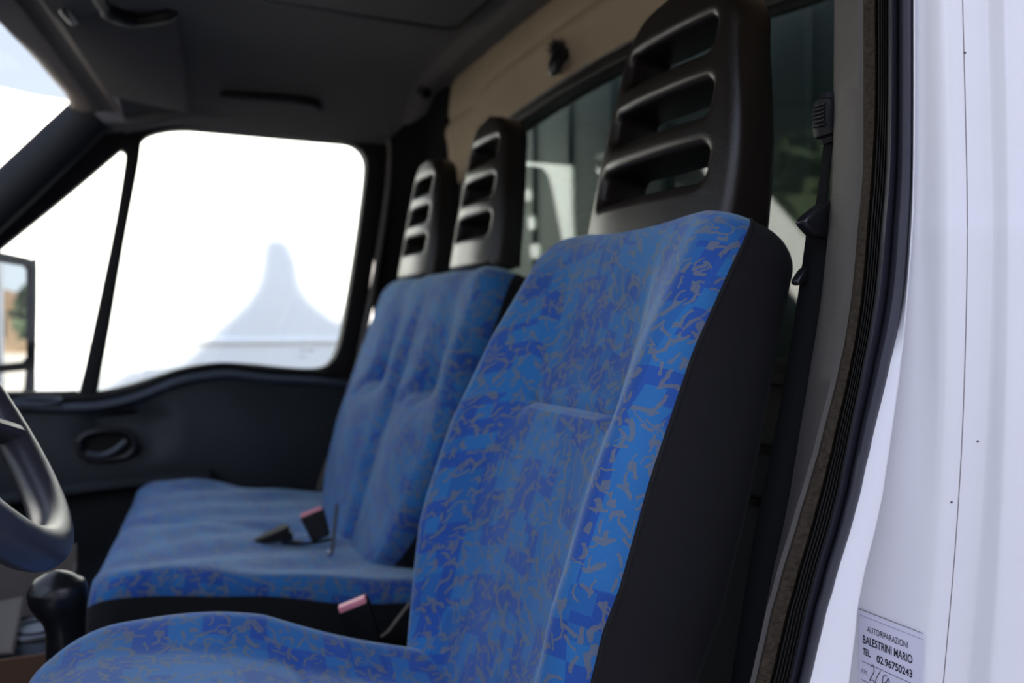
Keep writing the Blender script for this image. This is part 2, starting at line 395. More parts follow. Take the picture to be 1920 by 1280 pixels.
# horizontal pressed ribs of the lower rear wall
for k, (ya, h) in enumerate(((0.46, -0.163), (0.46, -0.237))):
    o = box('trim_%d' % (3 + k), W((WALL_X - 0.015, 0.50, h - 0.004)), W((WALL_X + 0.008, 2.25, h + 0.004)), M['rubber'], bevel=0.002)
    tag(o, ('upper' if k == 0 else 'lower') + ' pressed rib across the dark rear wall', 'trim', kind='structure')
o = box('trim_5', W((WALL_X - 0.05, 0.50, -0.075)), W((WALL_X + 0.01, 2.25, -0.055)), M['rubber'], bevel=0.004)
tag(o, 'black ledge under the rear window', 'trim', kind='structure')
# floor, dash
o = box('floor', W((-1.3, 0.44, -0.95)), W((0.90, 2.45, -0.86)), M['rear_grey'], bevel=0); tag(o, 'dark rubber floor of the cab', 'floor', kind='structure')
o = plate('dashboard', [(-1.45, -0.86), (-0.62, -0.86), (-0.55, -0.45), (-0.60, -0.20), (-0.78, -0.10), (-1.45, -0.16)], [], 'Y', 1.42, 1.70, M['black_plastic'], bevel=0.01)
tag(o, 'black dashboard in front of the seats under the windscreen', 'dashboard')

# ------------------------------------------------------------------ passenger door with window
def y2(pts, Y=DOOR_Y): return [(U(px, py, 'Y', Y).x, U(px, py, 'Y', Y).z) for px, py in pts]
main_px = [(262, 300), (268, 262), (300, 247), (350, 242), (420, 247), (500, 254), (580, 260), (640, 266), (670, 276), (685, 297), (686, 330), (675, 420), (660, 520), (645, 610), (634, 655), (618, 682), (590, 691), (540, 689), (480, 683), (430, 680), (385, 682), (335, 692), (290, 706), (240, 722), (188, 733), (186, 722), (205, 620), (232, 460)]
main = [tuple(p) for p in cr_sample(y2(main_px), 3, True)]
qtr_px = [(231, 284), (234, 300), (215, 420), (180, 590), (150, 725), (140, 733), (60, 735), (-60, 737), (-230, 738), (-245, 725), (-225, 680), (-120, 560), (0, 466), (120, 370), (215, 290), (226, 281)]
qtr = [tuple(p) for p in cr_sample(y2(qtr_px), 3, True)]
door = empty('door_1', W((0.3, DOOR_Y, -0.2)), 'dark grey passenger door with side window and quarter window', 'door', kind='structure')
rear_x = U(700, 450, 'Y', DOOR_Y).x
frame_out_px = [(724, 300), (722, 240), (700, 212), (640, 200), (500, 190), (360, 186), (300, 196), (240, 214), (150, 262), (0, 380), (-160, 510), (-330, 680), (-360, 760), (640, 760), (668, 690), (700, 500)]
fo = [tuple(p) for p in cr_sample(y2(frame_out_px), 3, True)]
dwf = plate('window_frame', fo, [main, qtr], 'Y', DOOR_Y + 0.02, 0.05, M['rubber'], door, bevel=0.006)
plate('window_pane', [((p[0] - 0.3) * 1.01 + 0.3, p[1] * 1.01) for p in main], [], 'Y', DOOR_Y + 0.03, 0.004, M['glass'], dwf, smooth=False)
plate('quarter_pane', [((p[0] + 0.15) * 1.02 - 0.15, p[1] * 1.01) for p in qtr], [], 'Y', DOOR_Y + 0.028, 0.004, M['glass'], dwf, smooth=False)
for (px, py) in ((578, 660), (574, 672), (125, 703)):
    c_ = U(px, py, 'Y', DOOR_Y + 0.026)
    o = text('glass_stamp', 'E2 43R' if py != 672 else '0 31', 0.012, M['thinline'], dwf, lambda a, b, z, c_=c_: W((c_.x - 0.02 + a, c_.y - z, c_.z + b)))
# lower panel, belt shelf
belt_px = [(-400, 752), (-200, 752), (0, 752), (80, 755), (150, 755), (200, 750), (260, 735), (330, 708), (385, 697), (430, 694), (500, 702), (580, 706), (640, 712), (680, 716)]
bl = [tuple(p) for p in cr_sample(y2(belt_px, DOOR_Y), 4)]
low = bl + [(rear_x, -0.86), (-0.75, -0.86)]
plate('door_panel', low, [], 'Y', DOOR_Y + 0.02, 0.05, M['door_plastic'], door, bevel=0.006)
# rounded shelf top running under the window
top_pts = [W((p[0], DOOR_Y - 0.006, p[1] - 0.010)) for p in bl]
tube('door_top_shelf', top_pts, 0.026, M['door_top'], door, n=14, flat=(0.55, 1.1))
tube('window_seal', [W((p[0], DOOR_Y - 0.012, p[1] + 0.012)) for p in bl], 0.009, M['rubber'], door, n=8)
# bulge of the panel below the shelf
V = []; nr, nc = 26, 40
for i in range(nr):
    for j in range(nc):
        x = -0.62 + (rear_x - 0.01 + 0.62) * j / (nc - 1); hb = interp(bl, x) - 0.02; t = i / (nr - 1)
        h = hb + (-0.84 - hb) * t
        out_ = 0.012 + 0.030 * math.sin(math.pi * min(1, t * 1.6 + 0.05)) + 0.02 * sm((x - 0.1) / 0.25) * sm(t * 5) * (1 - sm(t * 3 - 1.2))
        hx, hh_ = 0.012, -0.262      # recess of the handle
        d = ((x - hx) / 0.085) ** 4 + ((h - hh_) / 0.048) ** 4
        out_ -= 0.022 * (1 - sm((d - 0.6) / 1.6))
        V.append(W((x, DOOR_Y - out_, h)))
hp = U(200, 838, 'Y', DOOR_Y - 0.03)
from_data('panel_skin', V, grid_faces(nr, nc), M['door_plastic'], door)
# inner door handle with rounded bezel
hc = U(200, 835, 'Y', DOOR_Y - 0.06)
bez = [(hc.x + 0.068 * math.copysign(abs(math.cos(a)) ** 0.75, math.cos(a)) + 0.0, hc.z + 0.040 * math.copysign(abs(math.sin(a)) ** 0.8, math.sin(a))) for a in [2 * math.pi * k / 40 for k in range(40)]]
inn = [(hc.x + (p[0] - hc.x) * 0.80, hc.z + (p[1] - hc.z) * 0.75) for p in bez]
hb_ = plate('door_handle', bez, [inn], 'Y', DOOR_Y - 0.045, 0.024, M['gloss_black'], door, bevel=0.005)
plate('handle_recess', bez, [], 'Y', DOOR_Y - 0.03, 0.01, M['rubber'], hb_)
tube('handle_lever', [W((hc.x - 0.045 + 0.088 * t, DOOR_Y - 0.052, hc.z - 0.016 + 0.012 * math.sin(math.pi * t) * -1 + 0.024 * t * t)) for t in [k / 10 for k in range(11)]], 0.006, M['door_top'], hb_, flat=(1.2, 1))
tube('armrest', [W((x, DOOR_Y - 0.06, -0.405 + 0.03 * math.sin((x + .3) * 3))) for x in [-0.30 + 0.055 * k for k in range(10)]], 0.028, M['door_plastic'], door, flat=(0.6, 1.2))
# mirror-corner trim disc under the quarter window
hk = U(70, 752, 'Y', DOOR_Y - 0.03)
tube('demister_vent', [W((hk.x + 0.05 * math.cos(a), DOOR_Y - 0.03 + 0.012 * math.sin(a), hk.z + 0.006 * math.sin(a))) for a in [2 * math.pi * k / 24 for k in range(24)]], 0.005, M['door_top'], door, closed=True, n=8)

# door aperture frame: A pillar and header
ap = [U(175, 212, 'Y', 2.27), U(120, 262, 'Y', 2.28), U(0, 375, 'Y', 2.28), U(-150, 510, 'Y', 2.26), U(-420, 760, 'Y', 2.20)]
aps = cr_sample([W(p) for p in ap], 6)
o = tube('trim_6', aps, 0.052, M['black_plastic'], n=20, flat=(1.0, 0.62)); tag(o, 'black trim of the far windscreen pillar', 'pillar', kind='structure')
# roof rail over the door
rl = cr_sample([W(U(px, py, 'Y', 2.29)) for px, py in ((180, 238), (250, 232), (300, 222), (360, 213), (450, 214), (560, 222), (680, 234), (730, 245))], 5)
o = tube('trim_7', rl, 0.024, M['headliner'], n=12, flat=(0.7, 1.2)); tag(o, 'dark roof rail above the passenger door', 'trim', kind='structure')
o = box('trim_8', W((-0.02, 2.345, 0.535)), W((0.90, 2.43, 0.60)), M['white'], bevel=0.01); tag(o, 'white cant rail over the passenger door', 'trim', kind='structure')
# windscreen header
E1 = [(-60, -30, 1.70), (0, 40, 1.85), (60, 97, 2.0), (100, 143, 2.12), (125, 172, 2.2), (138, 202, 2.26)]
E2 = [(-25, -75, 1.68), (34, 0, 1.83), (95, 84, 1.98), (133, 138, 2.10), (160, 176, 2.18), (178, 206, 2.24)]
E3 = [(25, -85, 1.62), (82, 0, 1.78), (136, 80, 1.95), (172, 134, 2.08), (198, 172, 2.17), (222, 208, 2.24)]
near = [((-0.27, 1.0, 0.60), (-0.22, 0.55, 0.53)), ((-0.23, 1.0, 0.585), (-0.18, 0.55, 0.52)), ((-0.18, 1.0, 0.60), (-0.13, 0.55, 0.53))]
def edge3(E, nr_, dz=0.0): return cr_sample([W(U(px, py, 'Y', Y)) for px, py, Y in reversed(E)] + [W(p) for p in nr_], 6)
hd = [U(px, py, 'Y', Y) for px, py, Y in E1]
c1, c2, c3 = edge3(E1, near[0]), edge3(E2, near[1]), edge3(E3, near[2])
def ribbon_solid(nm, A, B, m, bulge, th=0.014):
    V = []
    for a, b in zip(A, B):
        for t in (0, 0.2, 0.4, 0.6, 0.8, 1):
            V.append(a.lerp(b, t) + Vector((0, 0, -bulge * math.sin(math.pi * t))))
    o = from_data(nm, V, grid_faces(len(A), 6), m); md = o.modifiers.new('s', 'SOLIDIFY'); md.thickness = th; md.offset = 0; return o
o = ribbon_solid('trim_9', c1, c2, M['header'], 0.006); tag(o, 'brown-grey header trim along the windscreen top', 'trim', kind='structure')
o = ribbon_solid('trim_18', c2, c3, M['headliner'], -0.004); tag(o, 'dark recessed band behind the windscreen header trim', 'trim', kind='structure')
tube('trim_19', [p + Vector((0, 0, -0.004)) for p in c3], 0.0045, M['header'], n=8)  # lighter bead paints the highlight line along this edge
tag(bpy.data.objects['trim_19'], 'thin lighter bead drawn as the highlight between header band and sun visor', 'trim', kind='structure')
# windscreen
V = []; 
tp = cr_sample([W(U(140, 205, 'Y', 2.28)), W(U(60, 95, 'Y', 2.01)), W((-0.28, 1.3, 0.605)), W((-0.24, 0.55, 0.525))], 8)
bt = cr_sample([W((-0.80, 2.25, -0.18)), W((-1.05, 1.95, -0.19)), W((-1.15, 1.35, -0.19)), W((-0.85, 0.52, -0.18))], 8)
N_ = len(tp)
for i in range(9):
    for j in range(N_): V.append(tp[j].lerp(bt[j], i / 8) + Vector((-0.04 * math.sin(math.pi * i / 8), 0, 0.02)))
o = from_data('window_2', V, grid_faces(9, N_), M['glass']); tag(o, 'windscreen glass at the front of the cab', 'window', kind='structure')
gz = [(U(px, py, 'Y', 2.335).x, U(px, py, 'Y', 2.335).z) for px, py in ((148, 200), (165, 165), (215, 130), (330, 130), (330, 232), (230, 240), (170, 250))]
o = plate('trim_20', gz, [], 'Y', 2.345, 0.02, M['headliner']); tag(o, 'dark corner gusset between windscreen pillar and roof rail', 'trim', kind='structure')
o = box('trim_21', W((0.68, 2.365, -1.2)), W((0.92, 2.43, 0.60)), M['white'], bevel=0.01); tag(o, 'white rear corner panel on the passenger side of the cab', 'body panel', kind='structure')
# far B pillar trim: dark boss between side window and rear wall
V = []; prof = []
lev = [(-0.86, 0.0), (-0.2, 0.0), (0.10, 0.0), (0.30, 0.01), (0.40, 0.02), (0.48, 0.03), (0.54, 0.035), (0.585, 0.03), (0.61, 0.01)]
ls = cr_sample([(h, dd, 0) for h, dd in lev], 5)
for L_ in ls:
    h, dd = L_[0], L_[1]; k = 1 if h < 0.6 else 1
    x0 = rear_x + 0.005 + 0.02 * sm((h - 0.1) / 0.3)
    pl = [(x0, 2.36), (x0 + 0.005, 2.315), (x0 + 0.035, 2.285 - dd), (x0 + 0.085, 2.225 - dd), (0.755, 2.075 - dd * 0.4), (0.785, 2.045), (0.785, 2.36)]
    for p in pl: V.append(W((p[0], p[1], h)))
nl = 7; Fc = grid_faces(len(ls), nl, True); Fc.append(tuple((len(ls) - 1) * nl + j for j in range(nl)))
M['matt_black'] = mat('matt_black_pillar', (0.006, 0.006, 0.006), 0.95, spec=0.05)
o = from_data('trim_10', V, Fc, M['matt_black'], bevel=0.008); tag(o, 'black far rear pillar beside the passenger window', 'pillar', kind='structure')
# door rubber seen as a lighter edge beside the window
sl = cr_sample([W(U(px, py, 'Y', 2.30)) for px, py in ((640, 232), (700, 240), (728, 262), (731, 310), (722, 400), (700, 540), (676, 660), (662, 740), (655, 860))], 6)
o = tube('rubber_door_seal', sl, 0.009, M['trim_grey'], n=10); tag(o, 'grey rubber seal around the passenger door, beside the far headrest', 'door seal')

# ------------------------------------------------------------------ seats
def seat_slab(name_f, name_s, parent, yc, hw, O, up, nrm, L, T, rf=0.045, rb=0.03, rt=0.07, disp=None, hwf=None, ns=70, front_frac=1.0, start=0.0, mats=None, uoff=0.0, cover_side=0.0, round_bottom=0.0, tfn=None, skew=0.0):
    """padded slab: rounded-rectangle sections stacked along `up`; front cover and side/back shell as two meshes"""
    O = Vector(O); up = Vector(up).normalized(); nrm = Vector(nrm).normalized()
    def ring(hw_, T_):
        pts = []; r1 = min(rf, T_ * 0.6, hw_ * 0.5); r2 = min(rb, T_ * 0.35)
        nF = 56
        for k in range(nF + 1): pts.append((-(hw_ - r1) + 2 * (hw_ - r1) * k / nF, 0.0, 0))
        for k in range(1, 9): a = math.radians(90 - 90 * k / 8); pts.append((hw_ - r1 + r1 * math.cos(a), -r1 + r1 * math.sin(a), 0))
        cs = max(cover_side, 0.0001)
        pts.append((hw_, -r1 - cs, 0))
        nfc = len(pts)
        for k in range(0, 7): a = math.radians(-90 * k / 6); pts.append((hw_ - r2 + r2 * math.cos(a), -T_ + r2 + r2 * math.sin(a), 1))
        for k in range(1, 8): pts.append((hw_ - r2 - 2 * (hw_ - r2) * k / 8, -T_, 1))
        for k in range(0, 7): a = math.radians(-90 - 90 * k / 6); pts.append((-hw_ + r2 + r2 * math.cos(a), -T_ + r2 + r2 * math.sin(a), 1))
        pts.append((-hw_, -r1 - cs, 0))
        for k in range(0, 8): a = math.radians(180 - 90 * k / 8); pts.append((-hw_ + r1 + r1 * math.cos(a), -r1 + r1 * math.sin(a), 0))
        return pts, nfc
    levels = []
    for i in range(ns + 1):
        s = start + (L - rt - start) * i / ns; levels.append((s, 0.0, 0.0))
    for k in range(1, 13):
        a = math.radians(90 * k / 12); levels.append((L - rt + rt * math.sin(a), rt * (1 - math.cos(a)), 1))
    V = []; UVs = []; n = None; nfc = 0
    for (s, sh, cap) in levels:
        h_ = (hwf(s) if hwf else hw) - sh * 0.9
        tt_ = (tfn(s) if tfn else T)
        T_ = max(tt_ - 1.7 * sh * tt_ / 0.14 * 0.8, 0.018)
        if round_bottom and s - start < round_bottom:
            q = 1 - (s - start) / round_bottom; h_ -= round_bottom * (1 - math.sqrt(max(0, 1 - q * q))) * 0.8
        pts, nfc = ring(max(h_, 0.05), T_)
        n = len(pts); ndrop = -0.5 * (tt_ - T_) if cap else 0
        acc = 0; prev = None
        for q, (y, d, fl) in enumerate(pts):
            b = 0.0
            if disp:
                wgt = 1.0 if d > -rf * 1.02 else max(0.0, 1 + (d + rf) / (T_ * 0.6))
                b = disp(y, s, h_) * wgt
            s_eff = s - skew * max(0, min(1, (y + 0.45) / 0.9)) * max(0, s) / L
            P = O + up * s_eff + nrm * (d + b + ndrop) + Vector((0, yc - O.y + y, 0))
            V.append(W(P))
            if prev is not None: acc += math.hypot(y - prev[0], d + b - prev[1])
            prev = (y, d + b)
            UVs.append((uoff + (acc if q < nfc else y - (rf + 0.02) * 1.0), s))
    nl = len(levels); nf = 57 + 8 + 1; 
    # front cover: indices nf-? ring order: front(0..56), corner(57..64), side(65), shell..., side(n-9), corner(n-8..n-1)
    cov = list(range(n - 9, n)) + list(range(0, nf)); shl = list(range(nf - 1, n - 8))
    def sub(idx, cap):
        Vv = []; uvv = []
        for i in range(nl):
            for q in idx: Vv.append(V[i * n + q]); uvv.append(UVs[i * n + q])
        Fc = grid_faces(nl, len(idx))
        return Vv, uvv, Fc
    Vv, uvv, Fc = sub(cov, True)
    # continuous arc-length for u
    m_ = len(cov)
    for i in range(nl):
        mid = i * m_ + m_ // 2; acc = 0
        row = [Vv[i * m_ + k] for k in range(m_)]
        us = [0.0]
        for k in range(1, m_):
            us.append(us[-1] + (row[k] - row[k - 1]).length)
        for k in range(m_): uvv[i * m_ + k] = (uoff + us[k] - us[m_ // 2], 0)
    for k in range(m_):
        acc = 0
        for i in range(nl):
            if i: acc += (Vv[i * m_ + k] - Vv[(i - 1) * m_ + k]).length
            uvv[i * m_ + k] = (uvv[i * m_ + k][0], acc)
    # close the end: zip the last row to the shell's last row through a cap
    last = list(range((nl - 1) * m_, nl * m_)); 
    fo_ = from_data(name_f, Vv, Fc, (mats or (M['fabric'], M['black_cloth']))[0], parent, uv=uvv)
    Vs, uvs, Fs = sub(shl, False); k_ = len(shl); a0 = (nl - 1) * k_
    base = len(Vs)
    for q in cov: Vs.append(V[(nl - 1) * n + q])
    Fs.append(tuple(range(a0, a0 + k_)) + tuple(range(base + 1, base + len(cov) - 1)))
    Fs.append(tuple(range(0, k_)))
    so_ = from_data(name_s, Vs, Fs, (mats or (M['fabric'], M['black_cloth']))[1], parent)
    seam = [[V[i * n + nf - 1] for i in range(nl)], [V[i * n + n - 9] for i in range(nl)]]
    return fo_, so_, seam

def headrest(parent, yc, x_bot, h_bot, H, wb, wt, rec, depth=0.085, m=None):
    """cushion with three horizontal slots, leaning back by rec; made as an outline with holes, then bowed"""
    a = wb / 2; b = wt / 2
    outl = [(-a, 0.012), (-a + 0.012, 0.0), (0, -0.002), (a - 0.012, 0.0), (a, 0.012), (a - 0.004, H * 0.35), (b + 0.012, H * 0.70), (b + 0.002, H * 0.86), (b - 0.03, H * 0.965), (b - 0.07, H), (0, H + 0.004), (-b + 0.07, H), (-b + 0.03, H * 0.965), (-b - 0.002, H * 0.86), (-b - 0.012, H * 0.70), (-a + 0.004, H * 0.35)]
    outl = [tuple(p) for p in cr_sample(outl, 5, True)]
    holes = []
    for k in range(3):
        z0 = H * (0.205 + 0.245 * k); z1 = z0 + H * 0.135
        hw = (a + (b - a) * (z0 + z1) / 2 / H) - 0.027
        holes.append([(p[0], p[1]) for p in rrect(-hw, z0, hw, z1, 0.011, 5)])
    cr_, sr_ = math.cos(rec), math.sin(rec)
    def fn(q):
        y, z, d = q.y, q.z, q.x           # d: front(-)/back(+)
        # deeper at the base, thinner at the top; front face wraps back at the sides
        t = max(0, min(1, z / H))
        d2 = d * (1.0 - 0.30 * t) + (0.020 if d < 0 else -0.012) * (abs(y) / a) ** 3
        if d < 0: d2 += 0.006 * math.cos((z / H - 0.28) / 0.245 * 2 * math.pi) * (1 if 0.12 < t < 0.9 else 0) * 0
        return (x_bot + d2 * cr_ + z * sr_, yc + y, h_bot + z * cr_ - d2 * sr_ * 0.6)
    o = plate('headrest', outl, holes, 'X', 0.0, depth, m or M['headrest'], parent, bevel=0.013, fn=fn, res=4)
    # two steel posts into the seat
    for s_ in (-1, 1):
        p0 = W((x_bot + 0.012, yc + s_ * wb * 0.28, h_bot + 0.02)); p1 = W((x_bot - 0.03, yc + s_ * wb * 0.28, h_bot - 0.05))
        tube('headrest_post', [p0, p1], 0.006, M['chrome'], o, n=8)
    return o

REC = math.radians(18.6)
cs_, sn_ = math.cos(REC), math.sin(REC)
# ---- driver seat
ds = empty('single_car_seat', W((0.25, 0.80, -0.86)), 'nearest single seat in blue patterned fabric with black sides and a tall slotted headrest', 'seat')
YC = 0.850
def d_hw(s): return interp([(-0.05, 0.17), (0.0, 0.195), (0.07, 0.210), (0.16, 0.222), (0.26, 0.220), (0.36, 0.212), (0.47, 0.204), (0.60, 0.200)], s)
def d_disp(y, s, hw):
    u = abs(y) / hw
    B = interp([(0, 0.035), (0.12, 0.052), (0.26, 0.050), (0.38, 0.036), (0.46, 0.018), (0.52, 0.004), (0.6, 0.0)], s)
    b = B * (0.35 * sm((u - 0.25) / 0.65) + 0.65 * sm((u - 0.52) / 0.36))
    b += 0.012 * math.exp(-((s - 0.19) / 0.12) ** 2) * (1 - u * u)
    # sewn panel: the part above the cross seam lies a little deeper
    pan = 1 - sm((u - 0.44) / 0.14)
    b -= 0.013 * sm((s - 0.303) / 0.010) * pan * (1 - sm((s - 0.36) / 0.17))
    b -= 0.007 * math.exp(-((s - 0.308) / 0.005) ** 2) * pan
    b -= 0.009 * math.exp(-((s - 0.306) / 0.020) ** 2 - ((u - 0.48) / 0.07) ** 2)
    return b
O_d = (0.355, YC, -0.385)
f1, s1, seam = seat_slab('backrest', 'backrest_shell', ds, YC, 0.21, O_d, (sn_, 0, cs_), (-cs_, 0, sn_), 0.535, 0.115, rf=0.034, rt=0.045, disp=d_disp, hwf=d_hw, ns=110, start=-0.09, round_bottom=0.10,
          tfn=lambda s: interp([(0, 0.115), (0.3, 0.112), (0.535, 0.105)], s))
for sm_ in seam: tube('piping', sm_[::2], 0.0022, M['black_cloth'], ds, n=6)
ca = math.radians(13)
O_c = (0.425, 0.80, -0.438)
def dc_disp(y, s, hw):
    u = abs(y) / hw
    return 0.030 * sm((u - 0.5) / 0.35) * interp([(0, 0.6), (0.3, 1), (0.5, 0.2)], s) + 0.022 * math.exp(-((s - 0.36) / 0.12) ** 2) - 0.004 * math.exp(-((s - 0.27) / 0.008) ** 2) * (u < 0.6)
seat_slab('seat_cushion', 'cushion_side', ds, 0.795, 0.235, O_c, (-math.cos(ca), 0, math.sin(ca)), (math.sin(ca), 0, math.cos(ca)), 0.52, 0.13, rf=0.055, rt=0.075, disp=dc_disp, start=0.0, uoff=0.31)
box('seat_base', W((0.0, 0.60, -0.86)), W((0.42, 1.02, -0.56)), M['black_plastic'], ds, bevel=0.02)
headrest(ds, 0.832, 0.572, 0.086, 0.300, 0.285, 0.205, math.radians(9), 0.095)

# ---- bench
bs = empty('bench_car_seat', W((0.25, 1.72, -0.86)), 'blue double passenger bench with two slotted headrests beside the far door', 'seat')
YB = 1.735
def b_hw(s): return interp([(0, 0.28), (0.1, 0.320), (0.22, 0.362), (0.45, 0.355), (0.56, 0.345)], s)
def b_disp(y, s, hw):
    b = 0.012 * sm((abs(y) / hw - 0.86) / 0.12) * interp([(0, 1), (0.4, 0.8), (0.56, 0.1)], s)
    Yy = YB + y
    for yc, sh_ in ((1.53, 0.0), (1.86, 0.0)):
        d = Yy - yc
        b -= 0.022 * math.exp(-(d / 0.050) ** 2) * sm((s - 0.26) / 0.10) * (1 - 0.6 * sm((s - 0.42) / 0.12))
        b -= 0.038 * math.exp(-(d / 0.045) ** 2 - ((s - 0.355) / 0.030) ** 2)
        b += 0.024 * math.exp(-(d / 0.11) ** 2) * math.exp(-((s - 0.20) / 0.10) ** 2)
        b += 0.010 * math.exp(-((d + 0.10) / 0.045) ** 2 - ((s - 0.40) / 0.09) ** 2)
        # fold running from the dimple down towards the far side
        b -= 0.012 * math.exp(-((s - 0.355 + 0.45 * d) / 0.014) ** 2) * sm(d / 0.03) * (1 - sm((d - 0.10) / 0.06))
    b -= 0.018 * math.exp(-((Yy - 1.70) / 0.022) ** 2) * interp([(0, 1.0), (0.3, 0.8), (0.5, 0.3), (0.6, 0.1)], s)
    return b
O_b = (0.405, YB, -0.435)
f2, s2, seam = seat_slab('backrest', 'backrest_shell', bs, YB, 0.36, O_b, (sn_, 0, cs_), (-cs_, 0, sn_), 0.585, 0.13, rf=0.05, rt=0.05, disp=b_disp, hwf=b_hw, ns=100, start=-0.03, uoff=0.9, round_bottom=0.16)
cb = math.radians(7.5)
O_bc = (0.50, 1.80, -0.447)
def bc_disp(y, s, hw):
    return 0.014 * math.exp(-((s - 0.40) / 0.13) ** 2) - 0.010 * math.exp(-((y + 0.02) / 0.03) ** 2) * 0.5 + 0.004 * math.sin(y * 40 + s * 25) * math.exp(-((s - 0.3) / 0.2) ** 2) + 0.012 * sm((abs(y) / hw - 0.7) / 0.3)
seat_slab('seat_cushion', 'cushion_side', bs, 1.80, 0.445, O_bc, (-math.cos(cb), 0, math.sin(cb)), (math.sin(cb), 0, math.cos(cb)), 0.555, 0.10, rf=0.035, rt=0.05, disp=bc_disp, start=0.0, uoff=0.37, skew=0.085)
box('seat_base', W((0.0, 1.38, -0.86)), W((0.50, 2.22, -0.545)), M['black_plastic'], bs, bevel=0.02)
headrest(bs, 1.550, 0.640, 0.108, 0.300, 0.240, 0.168, math.radians(8))
headrest(bs, 1.915, 0.640, 0.108, 0.285, 0.232, 0.162, math.radians(8))

# ------------------------------------------------------------------ belt buckles and small things
def buckle(name, base, axis, side, w=0.036, L=0.062, t=0.020, label='', group=None):
    """buckle housing with red release button at its end; axis points to the button end, side = width direction"""
    e = empty(name, W(base), label, 'seat belt buckle', group)
    a = Vector(axis).normalized(); s_ = Vector(side); s_ = (s_ - a * s_.dot(a)).normalized(); n_ = a.cross(s_)
    def slab(nm, a0, a1, w0, w1, t0, t1, m, off=0, par=e, bev=0.003):
        V = []
        for (aa, ww, tt) in ((a0, w0, t0), (a1, w1, t1)):
            for sx_, sy_ in ((-1, -1), (1, -1), (1, 1), (-1, 1)):
                V.append(W(Vector(base) + a * aa + s_ * sx_ * ww / 2 + n_ * (sy_ * tt / 2 + off)))
        return from_data(nm, V, [(0, 1, 2, 3), (4, 7, 6, 5), (0, 4, 5, 1), (1, 5, 6, 2), (2, 6, 7, 3), (3, 7, 4, 0)], m, par, bevel=bev)
    hs_ = slab('housing', 0, L, w * 0.78, w, t * 0.75, t, M['black_plastic'])
    slab('release_button', L - 0.006, L + 0.006, w * 0.92, w * 0.90, t * 0.55, t * 0.5, M['red'], off=-t * 0.20, bev=0.0015, par=hs_)
    for sg in (-1, 1):
        V = []
    slab('button_lug', L - 0.005, L + 0.0025, w * 0.16, w * 0.15, t * 0.72, t * 0.7, M['red'], bev=0.001, par=hs_).location = s_ * w * 0.37
    return e
# between driver seat and bench
b1 = U(668, 1150, 'Y', 1.13); bbase = (0.305, 1.13, -0.440)
e1 = buckle('seat_belt_buckle', bbase, U(661, 1128, 'Y', 1.13) - Vector(bbase), (0.9, -0.28, 0.30), 0.042, 0.070, 0.026, 'black buckle with faded red button standing between driver seat and bench')
tube('stalk', cr_sample([W((0.305, 1.13, -0.44)), W((0.33, 1.14, -0.50)), W((0.38, 1.15, -0.60))], 5), 0.010, M['black_plastic'], e1, flat=(1, 0.6))
# on the bench
q = U(603, 1018, 'H', -0.414)
e2 = buckle('seat_belt_buckle', (q.x, q.y, -0.405), (-0.30, 0.25, 0.92), (0.9, -0.15, 0.35), 0.046, 0.052, 0.028, 'black buckle with faded red button lying on the blue bench cushion')
# black belt tongue/lap buckle left of it
q2 = U(520, 1012, 'H', -0.402)
tb = empty('belt_end_buckle', W((q2.x, q2.y, -0.405)), 'black wedge-shaped belt buckle turned away, lying left of the red-buttoned one', 'seat belt buckle')
V = []
for sx_, hw_, t_ in ((-0.042, 0.006, 0.004), (-0.02, 0.016, 0.012), (0.012, 0.019, 0.022), (0.020, 0.019, 0.024)):
    for a, b in ((-1, 0), (1, 0), (1, 1), (-1, 1)):
        V.append(W((q2.x + sx_, q2.y + a * hw_, -0.402 + b * t_ * 1.15)))
from_data('housing', V, grid_faces(4, 4, True) + [(0, 1, 2, 3), (12, 15, 14, 13)], M['black_plastic'], tb, bevel=0.003)
box('tongue_slot', W((q2.x + 0.020, q2.y - 0.012, -0.404)), W((q2.x + 0.027, q2.y + 0.012, -0.388)), M['gloss_black'], tb, bevel=0.002)
tube('metal_tongue', [W((q2.x + 0.022, q2.y - 0.008, -0.404)), W((q2.x + 0.045, q2.y - 0.01, -0.406))], 0.003, M['strap'], tb, flat=(0.4, 1.6))
tube('strap', cr_sample([W((q2.x + 0.01, q2.y, -0.408)), W((q2.x + 0.05, q2.y - 0.02, -0.410)), W((q.x + 0.02, q.y + 0.0, -0.408))], 5), 0.010, M['webbing'], tb, flat=(0.15, 1.0))
# thin black rod with a bead at its foot
rod = empty('antenna_rod', W(U(622, 1042, 'H', -0.408)), 'thin black rod with small metal bead standing beside the buckle on the bench', 'rod')
ra = U(622, 1040, 'H', -0.408); rb_ = U(632, 945, 'Y', ra.y + 0.03)
tube('rod', [W(ra), W(rb_)], 0.0032, M['gloss_black'], rod, n=8)
ra2 = ra + Vector((-0.003, -0.002, 0.003))
tube('bead', [W(ra2 + Vector((0, 0, -0.006))), W(ra2 + Vector((0, 0, -0.003))), W(ra2), W(ra2 + Vector((0, 0, 0.004))), W(ra2 + Vector((0, 0, 0.006)))], [0.001, 0.0045, 0.0055, 0.0045, 0.001], M['chrome'], rod, n=10)
# thin tan straps
def strap(pts, label, r=0.004):
    o = tube('thin_strap', cr_sample([W(p) for p in pts], 6), r, M['strap'], n=8, flat=(0.4, 1)); tag(o, label, 'strap', 'thin tan straps beside the backrests'); return o
strap([U(768, 1130, 'Y', 1.14), U(745, 1160, 'Y', 1.13), U(728, 1182, 'Y', 1.12), U(716, 1192, 'Y', 1.10)], 'thin tan cord running down beside the driver backrest', 0.003)
strap([U(617, 860, 'Y', 2.24), U(606, 890, 'Y', 2.24), U(598, 918, 'Y', 2.24)], 'thin tan strap hanging behind the far end of the bench', 0.006)

